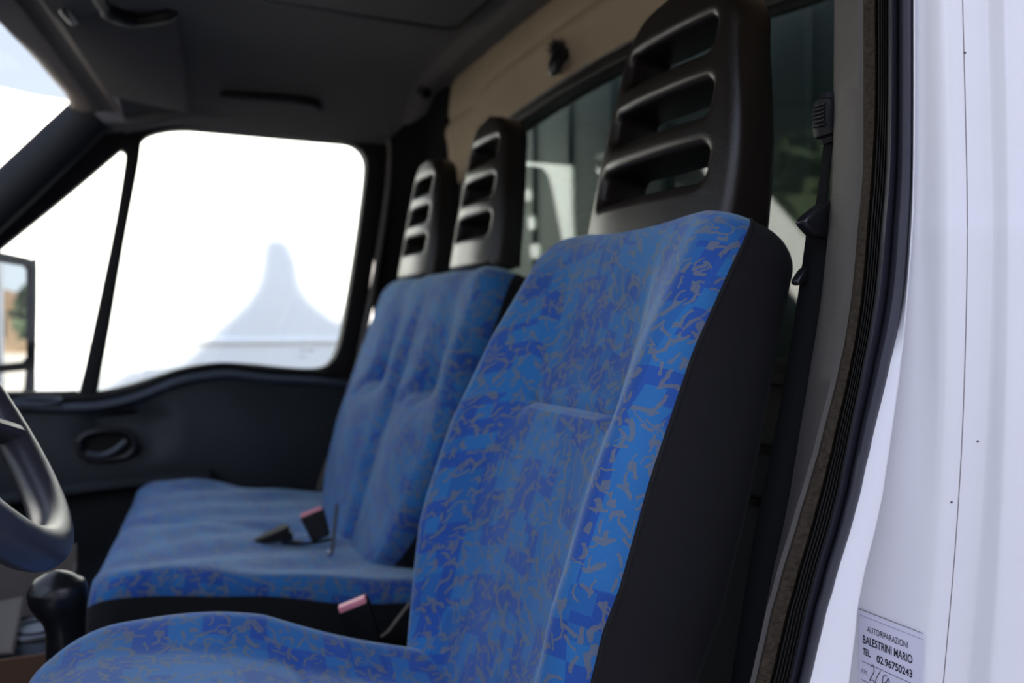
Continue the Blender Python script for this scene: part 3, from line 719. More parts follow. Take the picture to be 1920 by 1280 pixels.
# ------------------------------------------------------------------ steering wheel
Cw = Vector((-0.163, 0.815, -0.012)); BW = 1.013; RW = 0.2
gv = Vector((-math.cos(BW), 0, math.sin(BW))); nw = Vector((math.sin(BW), 0, math.cos(BW)))
sw = empty('steering_wheel', W(Cw), 'dark thick-rimmed steering wheel at the left edge of the cab', 'steering wheel')
tube('rim', [W(Cw + Vector((0, 1, 0)) * RW * math.cos(a) + gv * RW * math.sin(a)) for a in [2 * math.pi * k / 96 for k in range(96)]], 0.0172, M['wheel'], sw, n=20, closed=True, flat=(1, 1.05))
for ang in (-35, 215, 20, 160):
    a = math.radians(ang); rr = Vector((0, 1, 0)) * math.cos(a) + gv * math.sin(a)
    tube('spoke', cr_sample([W(Cw + rr * 0.05 - nw * 0.03), W(Cw + rr * 0.12 - nw * 0.022), W(Cw + rr * 0.19 - nw * 0.004)], 5), [0.03] * 6 + [0.024] * 5, M['wheel'], sw, n=14, flat=(0.5, 1))
V = []; nr = 10; na = 40
for i in range(nr):
    t = i / (nr - 1)
    for j in range(na):
        a = 2 * math.pi * j / na; r_ = 0.085 * math.sin(t * math.pi / 2) * (1 + 0.12 * math.cos(4 * a))
        V.append(W(Cw + Vector((0, 1, 0)) * r_ * math.cos(a) + gv * r_ * math.sin(a) + nw * (-0.01 + 0.02 * math.cos(t * math.pi / 2))))
for j in range(na):
    a = 2 * math.pi * j / na; r_ = 0.07
    V.append(W(Cw + Vector((0, 1, 0)) * r_ * math.cos(a) + gv * r_ * math.sin(a) - nw * 0.06))
from_data('hub', V, grid_faces(nr + 1, na, True), M['wheel'], sw)
tube('steering_column', [W(Cw - nw * 0.05), W(Cw - nw * 0.45)], 0.045, M['black_plastic'], sw, n=16)

# ------------------------------------------------------------------ gear lever
gl = empty('gear_lever', W((-0.10, 1.11, -0.86)), 'black gear lever with a rounded glossy knob, left of the seats', 'gear lever')
k0 = U(108, 1102, 'Y', 1.10)
ax = [U(px, py, 'Y', 1.10) for px, py in ((124, 1300), (124, 1230), (123, 1185), (120, 1155), (114, 1132), (109, 1114), (108, 1101), (107, 1089), (107, 1080), (107, 1073), (107, 1069))]
rr_ = [0.022, 0.021, 0.0205, 0.0235, 0.029, 0.0315, 0.0305, 0.0262, 0.0195, 0.011, 0.002]
pts = cr_sample([W(p) for p in ax], 5); rad = [p[0] for p in cr_sample([(r_, 0) for r_ in rr_], 5)]
tube('knob', pts, rad, M['gloss_black'], gl, n=24)
tube('gaiter', [W((ax[0].x, 1.10, ax[0].z + 0.0)), W((ax[0].x - 0.002, 1.10, -0.46)), W((ax[0].x - 0.01, 1.10, -0.55)), W((ax[0].x - 0.01, 1.11, -0.86))], [0.024, 0.03, 0.045, 0.06], M['black_cloth'], gl, n=20)

# ------------------------------------------------------------------ carton and tin in the footwell
def cp(px, py, Y): return U(px, py, 'Y', Y)
cb_ = empty('cardboard_box', W((-0.22, 1.62, -0.86)), 'open brown cardboard box in the footwell behind the gear lever', 'box')
xa, xb, ya, yb_, hb0, ht = -0.42, -0.085, 1.36, 1.86, -0.80, -0.46
for nm, lo, hi in (('back_side', (xa, yb_ - 0.008, hb0), (xb, yb_, ht + 0.035)), ('rear_side', (xb - 0.006, ya, hb0), (xb, yb_, ht)), ('front_side', (xa, ya, hb0), (xa + 0.006, yb_, ht))):
    box(nm, W(lo), W(hi), M['carton'], cb_, bevel=0.001)
o = box('near_side', W((xa, ya, hb0)), W((xb, ya + 0.006, U(60, 1229, 'Y', ya).z)), M['carton_dark'], cb_, bevel=0.001)
fl = [U(-40, 1135, 'Y', 1.75), U(42, 1118, 'Y', 1.72), U(20, 1222, 'Y', 1.50), U(-60, 1225, 'Y', 1.50)]
V = [W(p) for p in fl] + [W(p + Vector((0.004, 0, -0.004))) for p in fl]
from_data('flap', V, [(0, 1, 2, 3), (4, 7, 6, 5), (0, 4, 5, 1), (1, 5, 6, 2), (2, 6, 7, 3), (3, 7, 4, 0)], M['carton'], cb_, smooth=False)
tn = empty('round_tin', W((-0.17, 1.62, -0.60)), 'round blue-grey tin lying inside the cardboard box', 'tin')
tcn = U(72, 1190, 'Y', 1.62)
tube('tin_body', [W((tcn.x, 1.62, tcn.z - 0.10)), W((tcn.x, 1.62, tcn.z + 0.012))], 0.064, M['tin'], tn, n=36)
tube('rim', [W((tcn.x + 0.064 * math.cos(a), 1.62 + 0.064 * math.sin(a), tcn.z + 0.013)) for a in [2 * math.pi * k / 36 for k in range(36)]], 0.004, M['gloss_black'], tn, n=8, closed=True)
tube('label_ring', [W((tcn.x + 0.035 * math.cos(a), 1.62 + 0.035 * math.sin(a), tcn.z + 0.013)) for a in [2 * math.pi * k / 30 for k in range(30)]], 0.003, M['gloss_black'], tn, n=6, closed=True)

# ------------------------------------------------------------------ overhead: visor, handles, hook, hatch
vs = empty('sun_visor', W((0.0, 2.0, 0.58)), 'grey sun visor panel folded up above the passenger side windscreen', 'sun visor')
def quad_pad(nm, c4, th, m, par, n=14, bulge=0.0, bev=0.006):
    A, B, Cc, D_ = [Vector(p) for p in c4]; nn = (B - A).cross(D_ - A).normalized(); V = []
    if nn.z > 0: nn = -nn
    for i in range(n):
        for j in range(n):
            u, v = i / (n - 1), j / (n - 1)
            V.append(W(A.lerp(B, u).lerp(D_.lerp(Cc, u), v) + nn * bulge * math.sin(math.pi * u) * math.sin(math.pi * v)))
    o = from_data(nm, V, grid_faces(n, n), m, par); md = o.modifiers.new('s', 'SOLIDIFY'); md.thickness = th; md.offset = 0
    md = o.modifiers.new('b', 'BEVEL'); md.width = bev; md.segments = 3; md.limit_method = 'ANGLE'
    return o
vq = [U(88, -5, 'Y', 1.78), U(203, 174, 'Y', 2.16), U(354, 208, 'Y', 2.18), U(330, 30, 'Y', 1.90)]
quad_pad('visor_board', vq, 0.018, M['headliner'], vs, bulge=0.012)
tube('edge_highlight', [W(vq[0] + Vector((0, 0, -0.006))), W((vq[0] + vq[1]) / 2 + Vector((0, 0, -0.006))), W(vq[1] + Vector((0, 0, -0.004)))], 0.004, M['header'], vs, n=8)  # lighter tube paints the highlight along the visor edge
pv = U(122, 18, 'Y', 1.80)
tube('pivot_bracket', [W(pv + Vector((-0.005, -0.03, 0.01))), W(pv), W(pv + Vector((0.012, 0.045, -0.006)))], [0.010, 0.013, 0.009], M['gloss_black'], vs, n=12)
sl_ = cr_sample([W(p) for p in (U(175, -25, 'H', 0.575), U(205, 22, 'H', 0.572), U(260, 38, 'H', 0.575), U(332, 26, 'H', 0.58))], 6)
o = tube('overhead_dark_bar', sl_, [0.012] * 6 + [0.018] * 6 + [0.014] * 6 + [0.004], M['rubber'], n=12, flat=(0.8, 1)); tag(o, 'black curved bar put in for the dark trough above the visor', 'shelf lip')  # black bar stands in for a dark trough overhead
gh = empty('grab_handle', W(U(505, 190, 'Y', 2.24)), 'black grab handle on the headliner above the passenger window', 'grab handle')
hpts = cr_sample([W(U(px, py, 'Y', Yy)) for px, py, Yy in ((412, 172, 2.25), (425, 178, 2.21), (460, 180, 2.19), (520, 184, 2.19), (575, 190, 2.19), (592, 196, 2.21), (598, 204, 2.25))], 6)
tube('grip', hpts, 0.012, M['black_plastic'], gh, n=12)
for px, py in ((415, 174), (596, 202)):
    p = U(px, py, 'Y', 2.25); tube('mount', [W(p + Vector((0, 0.03, 0.0))), W(p + Vector((0, -0.015, 0)))], 0.016, M['black_plastic'], gh, n=12)
rh = empty('roof_hatch', W((0.45, 1.4, 0.69)), 'rectangular hatch panel in the dark headliner', 'hatch')
o = plate('hatch_panel', rrect(0.24, 0.95, 0.655, 1.74, 0.03), [], 'H', 0.652, 0.03, M['headliner'], rh, bevel=0.006)
plate('hatch_gasket', rrect(0.235, 0.945, 0.662, 1.748, 0.033), [rrect(0.248, 0.958, 0.648, 1.732, 0.028)], 'H', 0.642, 0.014, M['rubber'], rh, bevel=0.002)
# coat hook with fluff on the beige band
hkp = U(1052, 110, 'X', WALL_X - 0.03)
ch = empty('coat_hook', W(hkp), 'black coat hook with a dark cloth tuft on the beige band over the rear window', 'hook')
tube('hook_body', cr_sample([W(hkp + Vector((0.03, 0.0, 0.015))), W(hkp + Vector((0.0, 0.0, 0.005))), W(hkp + Vector((-0.015, -0.002, -0.02))), W(hkp + Vector((-0.01, 0, -0.032)))], 5), [0.012] * 5 + [0.014] * 5 + [0.011] * 5 + [0.005], M['gloss_black'], ch, n=12)
tube('screw', [W(hkp + Vector((-0.004, 0.026, -0.016))), W(hkp + Vector((0.02, 0.026, -0.014)))], 0.006, M['chrome'], ch, n=10)
V = []; Fc = []
for k in range(160):
    a = random.uniform(0, 2 * math.pi); r_ = random.uniform(0.002, 0.02); base = hkp + Vector((0.0, 0.01, 0.018)) + Vector((random.uniform(-.008, .006), math.cos(a) * r_, math.sin(a) * r_ * 0.8))
    tip = base + Vector((-random.uniform(0.0, 0.012), random.uniform(-0.004, 0.022), random.uniform(-0.002, 0.022)))
    i = len(V); V += [W(base), W(base + Vector((0, 0.0012, -0.0012))), W(tip), W(base + Vector((0.001, 0, 0.001)))]
    Fc += [(i, i + 1, i + 2), (i + 1, i + 3, i + 2), (i + 3, i, i + 2)]
from_data('cloth_tuft', V, Fc, M['black_cloth'], ch, smooth=False)
# round cap on the far pillar top
cpp = U(790, 170, 'X', 0.70)
o = tube('pillar_cap', [W(cpp + Vector((0.02, 0.02, 0.0))), W(cpp + Vector((-0.004, -0.004, 0)))], [0.014, 0.011], M['black_plastic'], n=16); tag(o, 'small round cap on the black far pillar under the headliner', 'cap')

# ------------------------------------------------------------------ near door pillar: trim, seals, painted jamb
yy = [-120, 0, 200, 320, 420, 490, 560, 620, 680, 760, 850, 950, 1020, 1110, 1200, 1290, 1420]
def tab(*v): return [(a, b) for a, b in zip((-120, 0, 200, 320, 420, 560, 680, 850, 950, 1110, 1200, 1290, 1420), v)]
T_trimL = tab(1564, 1564, 1562, 1559, 1552, 1538, 1519, 1492, 1474, 1441, 1425, 1406, 1378)
T_flL = tab(1617, 1617, 1617, 1616, 1607, 1594, 1573, 1532, 1501, 1455, 1432, 1411, 1383)
T_flR = tab(1646, 1646, 1646, 1640, 1632, 1620, 1600, 1563, 1536, 1492, 1468, 1446, 1412)
T_lnR = tab(1668, 1668, 1667, 1664, 1656, 1643, 1621, 1588, 1566, 1522, 1500, 1478, 1440)
T_slR = tab(1710, 1710, 1710, 1709, 1704, 1693, 1668, 1629, 1605, 1560, 1536, 1514, 1478)
T_flg = tab(1716, 1716, 1716, 1715, 1712, 1702, 1690, 1667, 1650, 1614, 1602, 1590, 1572)
def cat(t, y):      # smooth interpolation
    pts = t
    for i in range(len(pts) - 1):
        if y <= pts[i + 1][0]:
            a = pts[max(i - 1, 0)][1]; b = pts[i][1]; c = pts[i + 1][1]; d = pts[min(i + 2, len(pts) - 1)][1]
            u = (y - pts[i][0]) / (pts[i + 1][0] - pts[i][0])
            return b + 0.5 * u * (c - a + u * (2 * a - 5 * b + 4 * c - d + u * (3 * (b - c) + d - a)))
    return pts[-1][1]
rows = [-120 + 1540 * k / 110 for k in range(111)]
def strip(name, cols, m, **k):
    """cols: list of (table or const px, dpx, Y); extruded down the pillar"""
    V = []
    for r in rows:
        for (t, dp, Y) in cols:
            px = (cat(t, r) if isinstance(t, list) else t) + dp
            V.append(W(U(px, r, 'Y', Y)))
    nc = len(cols); Fc = grid_faces(len(rows), nc, True) + [tuple(range(nc)), tuple((len(rows) - 1) * nc + j for j in range(nc))]
    return from_data(name, V, Fc, m, **k)
o = strip('trim_11', [(T_trimL, 0, 0.60), (T_trimL, 2, 0.560), (T_trimL, 8, 0.545), (T_flL, -8, 0.508), (T_flL, 4, 0.503), (T_flL, 30, 0.55), (T_flL, 30, 0.60)], M['trim_grey'])
tag(o, 'grey plastic trim down the near door pillar', 'pillar trim', kind='structure')
o = strip('weather_strip', [(T_flL, 0, 0.506), (T_flL, 6, 0.499), (T_flR, -6, 0.494), (T_flR, 2, 0.498), (T_flR, 8, 0.53), (T_flL, 8, 0.53)], M['flock'])
tag(o, 'brown speckled flocked strip running down the near door opening', 'weather strip')
# ribs: fine ribbed rubber between the flock and the seal
cols = []
nrib = 5
for k in range(nrib):
    for (f_, yo) in ((0.05, 0.0), (0.30, -0.0035), (0.65, -0.0035), (0.9, 0.0)):
        f2_ = (k + f_) / nrib
        cols.append((f2_, 0.492 - 0.010 * f2_ + yo))
V = []
for r in rows:
    a = cat(T_flR, r); b = cat(T_lnR, r)
    for (f2_, Y) in cols: V.append(W(U(a + (b - a) * f2_, r, 'Y', Y)))
    V.append(W(U(b + 3, r, 'Y', 0.52))); V.append(W(U(a + 3, r, 'Y', 0.52)))
nc = len(cols) + 2
o = from_data('ribbed_seal', V, grid_faces(len(rows), nc, True), M['rubber']); tag(o, 'thin black ribbed rubber between the flocked strip and the outer door seal', 'door seal')
V = []
for r in rows:
    a = cat(T_lnR, r); b = cat(T_slR, r)
    for f_, Y in ((-0.08, 0.485), (0.02, 0.472), (0.10, 0.468), (0.30, 0.470), (0.38, 0.474), (0.46, 0.466), (0.62, 0.459), (0.80, 0.456), (0.93, 0.456), (1.0, 0.460), (1.02, 0.475), (0.5, 0.50), (-0.05, 0.50)):
        V.append(W(U(a + (b - a) * f_, r, 'Y', Y)))
o = from_data('outer_door_seal', V, grid_faces(len(rows), 13, True), M['seal']); tag(o, 'thick dark blue-grey rubber door seal beside the white pillar', 'door seal')

# painted jamb: profile in plan, left edge follows the opening
JX = 0.478
def jx(px, r): return U(px, r, 'X', JX)
seamT = [(-120, 1804), (0, 1805), (200, 1810), (420, 1814), (620, 1811), (800, 1805), (942, 1797), (1100, 1785), (1280, 1769), (1420, 1758)]
V = []; prof_n = None
RX = 0.540                       # plane of the forward-facing recess that carries the sticker
def ray_ratio(px, r):
    d = ray(px, r); return d.y / d.x
for r in rows:
    sh_ = cat(seamT, r) - 1808
    a = cat(T_slR, r); b = cat(T_flg, r)
    L = []
    def add(x, y, px):
        d = ray(px, r); L.append((x, y, d.z / d.x * x if y > 0.30 else d.z / d.x * x))
    pa = U(a - 4, r, 'Y', 0.474); pb = U(a + 1, r, 'Y', 0.4600); pc = U(b - 3, r, 'Y', 0.4555); pd = U(b, r, 'Y', 0.4560)
    L.append((pa.x + 0.02, 0.53, pa.z)); L.append(tuple(pa)); L.append(tuple(pb)); L.append(tuple((pb + pc) / 2)); L.append(tuple(pc)); L.append(tuple(pd))
    X0 = max(RX, pd.x + 0.004)
    q0 = U(b - 6, r, 'X', X0); L.append(tuple(q0))
    for f_ in (0.33, 0.66, 1.0): L.append(tuple(U(b - 6 + (1744 + sh_ - b + 6) * f_, r, 'X', X0)))
    q1 = U(1744 + sh_, r, 'X', X0)
    cur = Vector((q1.x, q1.y))
    for px, ang in ((1752, 88), (1759, 84), (1766, 74), (1773, 60), (1781, 44), (1791, 32), (1807, 26), (1809, 40), (1830, 25), (1848, 25), (1853, 40), (1858, 65), (1866, 84), (1882, 86), (1887, 66), (1892, 40), (1898, 26), (1915, 22), (1950, 20), (2010, 16), (2080, 12)):
        fade = 1.0 if px < 1850 else max(0.5, 1 - (px - 1850) / 150)
        k_ = ray_ratio(px + sh_ * fade, r); ca_, sa_ = math.cos(math.radians(ang)), math.sin(math.radians(ang))
        t_ = (cur.y - k_ * cur.x) / (sa_ + k_ * ca_)
        cur = Vector((cur.x + ca_ * t_, cur.y - sa_ * t_)); add(cur.x, cur.y, px + sh_ * fade)
    hz = L[-1][2]
    L.append((max(cur.x + 0.02, 0.90), cur.y - 0.01, hz)); L.append((0.92, 0.53, hz))
    for q in L: V.append(W(q))
    prof_n = len(L)
JV = list(V)
Fc = grid_faces(len(rows), prof_n, True)
o = from_data('wall_left', V, Fc, M['white']); tag(o, 'white painted door pillar and body side at the right', 'wall', kind='structure')
# extend the body above and below the frame so that no light leaks
o = box('trim_12', W((0.62, 0.42, 0.30)), W((0.90, 0.50, 0.69)), M['white'], bevel=0); tag(o, 'white upper body side behind the near pillar', 'trim', kind='structure')
o = box('trim_13', W((0.60, 0.45, -0.95)), W((0.88, 0.50, 0.32)), M['rear_grey'], bevel=0); tag(o, 'dark inner lining behind the near pillar', 'trim', kind='structure')
o = box('trim_14', W((0.62, 0.42, -1.2)), W((0.90, 0.45, -0.32)), M['white'], bevel=0); tag(o, 'white lower body side behind the near pillar', 'trim', kind='structure')
o = box('trim_15', W((-0.9, 0.40, -1.2)), W((0.60, 0.50, -0.80)), M['white'], bevel=0.02); tag(o, 'white door sill under the driver doorway', 'sill', kind='structure')
o = box('trim_16', W((-0.30, 0.44, 0.52)), W((0.90, 0.50, 0.69)), M['white'], bevel=0.01); tag(o, 'white cant rail over the driver doorway', 'trim', kind='structure')
# tiny paint chips
for (px, py) in ((1809, 99), (1832, 827), (1783, 941)):
    p = U(px, py, 'X', JX + 0.064)

# service sticker: lies on the forward-facing recess
P00 = None
def jamb_at(px, py):
    """closest hit of a pixel ray with the jamb mesh"""
    from mathutils.bvhtree import BVHTree
    global _bvh
    try: _bvh
    except NameError:
        _bvh = BVHTree.FromPolygons([tuple(v) for v in JV], Fc)
    d = ray(px, py).normalized(); r_ = _bvh.ray_cast(Vector((0, 0, EYE)), d); return r_[0], r_[1]
tl = W(U(1613, 1147, 'X', RX)); trr = W(U(1733, 1193, 'X', RX))
stn = empty('service_sticker', tl, 'white garage service sticker with black print on the lower white pillar', 'sticker')
ux = (trr - tl); ux.z = 0; SWd = ux.length; ux.normalize(); uz = Vector((0, 0, 1)); un = ux.cross(uz).normalized()
if un.dot(Vector((0, 0, EYE)) - tl) < 0: un = -un
off = un * 0.0008
def fr(u, v, n=0): return tl + ux * (u * SWd) + uz * (v * SWd) + off + un * (0.0004 + n)
V = [fr(u, v, k) for k in (-0.0004, 0) for (u, v) in ((0, 0), (1, 0), (1, -1.6), (0, -1.6))]
from_data('paper', V, [(0, 1, 2, 3), (4, 7, 6, 5), (0, 4, 5, 1), (1, 5, 6, 2), (2, 6, 7, 3), (3, 7, 4, 0)], M['paper'], stn, smooth=False)
V = [fr(u, v, k) for k in (-0.0003, 0.0002) for (u, v) in ((-0.01, 0.045), (1.005, 0.045), (1.005, -0.03), (-0.01, -0.03))]
from_data('backing_edge', V, [(0, 1, 2, 3), (4, 7, 6, 5), (0, 4, 5, 1), (1, 5, 6, 2), (2, 6, 7, 3), (3, 7, 4, 0)], M['paper'], stn, smooth=False)
def line(nm, u0, v0, u1, v1, w_, m):
    dv = w_ / 2
    V = [fr(u, v, k) for k in (0.0001, 0.0003) for (u, v) in ((u0, v0 + dv), (u1, v1 + dv), (u1, v1 - dv), (u0, v0 - dv))]
    from_data(nm, V, [(0, 1, 2, 3), (4, 7, 6, 5), (0, 4, 5, 1), (1, 5, 6, 2), (2, 6, 7, 3), (3, 7, 4, 0)], m, stn, smooth=False)
line('edge_line', 0.0, 0.045, 1.0, 0.045, 0.008, M['dirt'])
line('edge_line', 0.0, -0.028, 1.0, -0.028, 0.004, M['thinline'])
def stext(nm, body, u, v, size, m, bold=0.0, wide=1.0):
    cu = bpy.data.curves.new(nm, 'FONT'); cu.body = body; cu.size = 1; cu.offset = bold
    ob = bpy.data.objects.new('tmp', cu); C.objects.link(ob); dg = bpy.context.evaluated_depsgraph_get(); dg.update()
    me = bpy.data.meshes.new_from_object(ob.evaluated_get(dg)); bpy.data.objects.remove(ob); me.name = nm; me.materials.clear()
    xs = [p.co.x for p in me.vertices]; x0, x1 = min(xs), max(xs)
    for p in me.vertices: p.co = fr(u + (p.co.x - x0) / (x1 - x0) * wide, v + p.co.y * size, 0.0003)
    return link_mesh(nm, me, m, stn, smooth=False)
stext('print_line', 'AUTORIPARAZIONI', 0.14, -0.215, 0.115, M['ink'], 0.0, 0.64)
stext('print_line', 'BALESTRINI MARIO', 0.07, -0.385, 0.150, M['ink'], 0.016, 0.78)
stext('print_line', 'TEL.', 0.07, -0.535, 0.125, M['ink'], 0.02, 0.13)
stext('print_line', '02.96750243', 0.30, -0.560, 0.135, M['ink'], 0.02, 0.55)
for v_ in (-0.635, -0.885, -1.16, -1.42): line('rule_line', 0.05, v_, 0.87, v_, 0.008, M['thinline'])
stext('print_line', 'KM.', 0.055, -0.79, 0.085, M['thinline'], 0.0, 0.10)
stext('print_line', 'DATA', 0.055, -1.04, 0.095, M['thinline'], 0.0, 0.16)
def pen(strokes):
    for st in strokes:
        P = cr_sample([fr(u, v, 0.0004) for u, v in st], 5)
        tube('handwriting', P, 0.00028, M['pen'], stn, n=5)
pen([[(0.20, -0.66), (0.24, -0.62), (0.26, -0.70), (0.19, -0.84), (0.24, -0.82), (0.30, -0.86)], [(0.36, -0.66), (0.29, -0.80), (0.32, -0.88), (0.37, -0.84)],
     [(0.47, -0.68), (0.41, -0.70), (0.40, -0.80), (0.46, -0.76), (0.49, -0.70), (0.52, -0.86)], [(0.57, -0.74), (0.575, -0.75)], [(0.61, -0.76), (0.66, -0.70), (0.68, -0.74)], [(0.64, -0.84), (0.70, -0.85)]])
pen([[(0.22, -1.00), (0.21, -1.08), (0.26, -1.10)], [(0.38, -0.93), (0.37, -1.10)], [(0.31, -1.09), (0.42, -1.05)], [(0.50, -0.98), (0.45, -1.08), (0.50, -1.15), (0.54, -1.12)], [(0.63, -0.97), (0.61, -1.12)], [(0.69, -1.12), (0.692, -1.125)]])
pen([[(0.05, -1.20), (0.12, -1.34)], [(0.14, -1.22), (0.05, -1.36)], [(0.06, -1.22), (0.15, -1.22), (0.15, -1.37), (0.06, -1.37), (0.06, -1.22)], [(0.34, -1.25), (0.40, -1.24), (0.38, -1.34)], [(0.45, -1.24), (0.50, -1.30)]])

# seam line of the body panel
sp = []
for r in range(-60, 1400, 40):
    q_, n_ = jamb_at(cat(seamT, r), r)
    if q_: sp.append(q_ + n_ * 0.0)
if len(sp) > 3:
    o = tube('trim_17', sp, 0.00035, M['dirt'], n=6); tag(o, 'fine dark seam line down the white body panel', 'seam', kind='structure')
for (px, py) in ((1809, 99), (1784, 941), (1833, 827)):
    q_, n_ = jamb_at(px, py)
    if q_:
        o = tube('paint_chip', [q_ - n_ * 0.0004, q_ + n_ * 0.0003], 0.0008, M['ink'], n=8)
        tag(o, {99: 'tiny dark speck high up on the white panel seam', 941: 'tiny dark speck left of the seam on the lower white panel', 827: 'tiny dark speck right of the seam on the white panel'}[py], 'speck', 'specks on the white panel')

# ------------------------------------------------------------------ driver's belt
bt_ = empty('driver_seat_belt', W((0.56, 0.56, 0.2)), 'black shoulder belt with ribbed height adjuster beside the near pillar', 'seat belt')
YS = 0.575
def pl(px, py, Y=YS): return W(U(px, py, 'Y', Y))
# webbing: flat ribbon
def ribbon(nm, ptsL, ptsR, YL, YR, m, par, th=0.0015):
    A = cr_sample([pl(px, py, YL) for px, py in ptsL], 6); B = cr_sample([pl(px, py, YR) for px, py in ptsR], 6); V = []
    for a, b in zip(A, B):
        for t in (0, 0.5, 1): V.append(a.lerp(b, t))
    o = from_data(nm, V, grid_faces(len(A), 3), m, par); md = o.modifiers.new('s', 'SOLIDIFY'); md.thickness = th; return o
ribbon('webbing', [(1548, 262), (1540, 330), (1530, 400)], [(1562, 262), (1556, 330), (1548, 400)], 0.59, 0.57, M['webbing'], bt_)
ribbon('lower_webbing', [(1518, 430), (1500, 560), (1478, 700), (1448, 860), (1420, 1000), (1390, 1180), (1366, 1340)], [(1556, 430), (1544, 560), (1522, 700), (1496, 860), (1470, 1000), (1440, 1180), (1412, 1340)], 0.60, 0.57, M['webbing'], bt_, 0.003)
kn = cr_sample([pl(1558, 178), pl(1553, 195), pl(1550, 220), pl(1551, 245), pl(1558, 268)], 5)
tube('height_adjuster', kn, [0.005] + [0.009] * 4 + [0.012] * 12 + [0.009] * 3 + [0.005], M['black_plastic'], bt_, n=16)
for k in range(6):
    p = pl(1536 + (0.6 * (k - 2.5) ** 2) * 0.6, 197 + k * 7.5, YS - 0.006)
    tube('grip_rib', [p + Vector((0, 0.008, 0)), p + Vector((0, -0.006, 0))], 0.0013, M['black_plastic'], bt_, n=6)
dr = [(1549, 381), (1530, 383), (1508, 398), (1492, 414), (1494, 424), (1508, 440), (1520, 446), (1552, 446), (1556, 400)]
A = [(U(px, py, 'Y', YS).x, U(px, py, 'Y', YS).z) for px, py in dr]
plate('guide_loop', [tuple(p) for p in cr_sample(A, 4, True)], [], 'Y', YS - 0.005, 0.014, M['gloss_black'], bt_, bevel=0.004)
dr2 = [(1508, 500), (1490, 524), (1492, 534), (1500, 532), (1512, 520)]
A = [(U(px, py, 'Y', YS + .02).x, U(px, py, 'Y', YS + .02).z) for px, py in dr2]
plate('belt_stop', [tuple(p) for p in cr_sample(A, 3, True)], [], 'Y', YS + 0.02, 0.010, M['gloss_black'], bt_, bevel=0.002)

# ------------------------------------------------------------------ cargo box behind the cab
cbx = empty('cargo_box', W((2.4, 1.4, -0.9)), 'dark green front wall of the cargo box seen through the rear window', 'truck body')
BX = 1.16
V = []; nyb = 240
for k in range(nyb + 1):
    y = 0.30 + 2.3 * k / nyb
    rib = 0.010 * (1 if (k % 24) < 6 else 0)
    for h in (-0.9, 1.1): V.append(W((BX - rib, y, h)))
Fc = [(2 * k, 2 * k + 1, 2 * k + 3, 2 * k + 2) for k in range(nyb)]
from_data('front_wall', V, Fc, M['green_wall'], cbx, smooth=False)
for nm, lo, hi in (('near_side', (BX, 0.28, -0.9), (5.2, 0.30, 1.1)), ('far_side', (BX, 2.60, -0.9), (5.2, 2.62, 1.1)), ('roof_panel', (BX, 0.28, 1.1), (5.2, 2.62, 1.13)), ('rear_doors', (5.18, 0.28, -0.9), (5.2, 2.62, 1.1))):
    box(nm, W(lo), W(hi), M['white'], cbx, bevel=0)
# ------------------------------------------------------------------ open driver's door (hinged ahead of the photographer)
dd = empty('open_driver_door', W((-0.85, 0.45, -0.2)), 'driver door standing open in front of the doorway', 'vehicle door')
box('door_shell', W((-0.80, -0.72, -0.95)), W((-0.70, 0.40, -0.06)), M['white'], dd, bevel=0.02)
box('inner_panel', W((-0.70, -0.68, -0.90)), W((-0.675, 0.38, -0.09)), M['door_plastic'], dd, bevel=0.01)
plate('window_frame', [(-0.72, -0.06), (0.40, -0.06), (0.40, 0.10), (0.05, 0.55), (-0.72, 0.58)], [[(-0.66, 0.0), (0.34, 0.0), (0.34, 0.09), (0.02, 0.49), (-0.66, 0.52)]], 'X', -0.74, 0.04, M['rubber'], dd, bevel=0.004)

# ------------------------------------------------------------------ wing mirror outside the quarter window
mc = U(10, 610, 'Y', 2.66)
mt = Vector((0.965, 1.10, 0)).normalized(); mn = Vector((1.10, -0.965, 0)).normalized()
wm = empty('wing_mirror', W(mc), 'black wing mirror outside the passenger quarter window', 'mirror')
# right edge of the mirror at px 65
edge = U(70, 610, 'Y', 2.66)
def mfr(u, v, d): return W(edge + mt * u + Vector((0, 0, v)) + mn * d)
def mplate(nm, outl, holes, thick, pos, m, bevel=0.0):
    cu_o = plate(nm, outl, holes, 'X', pos, thick, m, None, bevel=bevel)
    for v in cu_o.data.vertices:
        q_ = v.co - Vector((0, 0, EYE)); v.co = mfr(q_.y, q_.z, q_.x)
    cu_o.parent = wm; cu_o.matrix_parent_inverse = Matrix.Translation(-Vector(wm.location)); return cu_o
o_ = [(0.0, 0.155), (-0.012, 0.175), (-0.05, 0.185), (-0.20, 0.195), (-0.235, 0.17), (-0.24, -0.16), (-0.21, -0.195), (-0.05, -0.195), (-0.018, -0.185), (-0.01, -0.16)]
o_ = [tuple(p) for p in cr_sample(o_, 3, True)]
i_ = [(-0.020 + 0.0, 0.150), (-0.030, 0.160), (-0.19, 0.172), (-0.222, 0.155), (-0.226, -0.09), (-0.20, -0.105), (-0.035, -0.098), (-0.022, -0.085)]
i2 = [(-0.024, -0.120), (-0.19, -0.125), (-0.222, -0.13), (-0.215, -0.175), (-0.19, -0.182), (-0.045, -0.182), (-0.030, -0.172)]
mplate('housing', o_, [], 0.05, -0.035, M['black_plastic'], 0.012)
mplate('housing_rim', o_, [i_, i2], 0.016, -0.004, M['black_plastic'], 0.003)
mplate('mirror_glass', i_, [], 0.002, -0.008, M['mirror']); mplate('lower_mirror_glass', i2, [], 0.002, -0.008, M['mirror'])
tube('arm', [W(edge + Vector((-0.05, 0.03, -0.20))), W((-0.34, 2.50, -0.30)), W((-0.36, 2.40, -0.32))], 0.018, M['black_plastic'], wm, n=10)

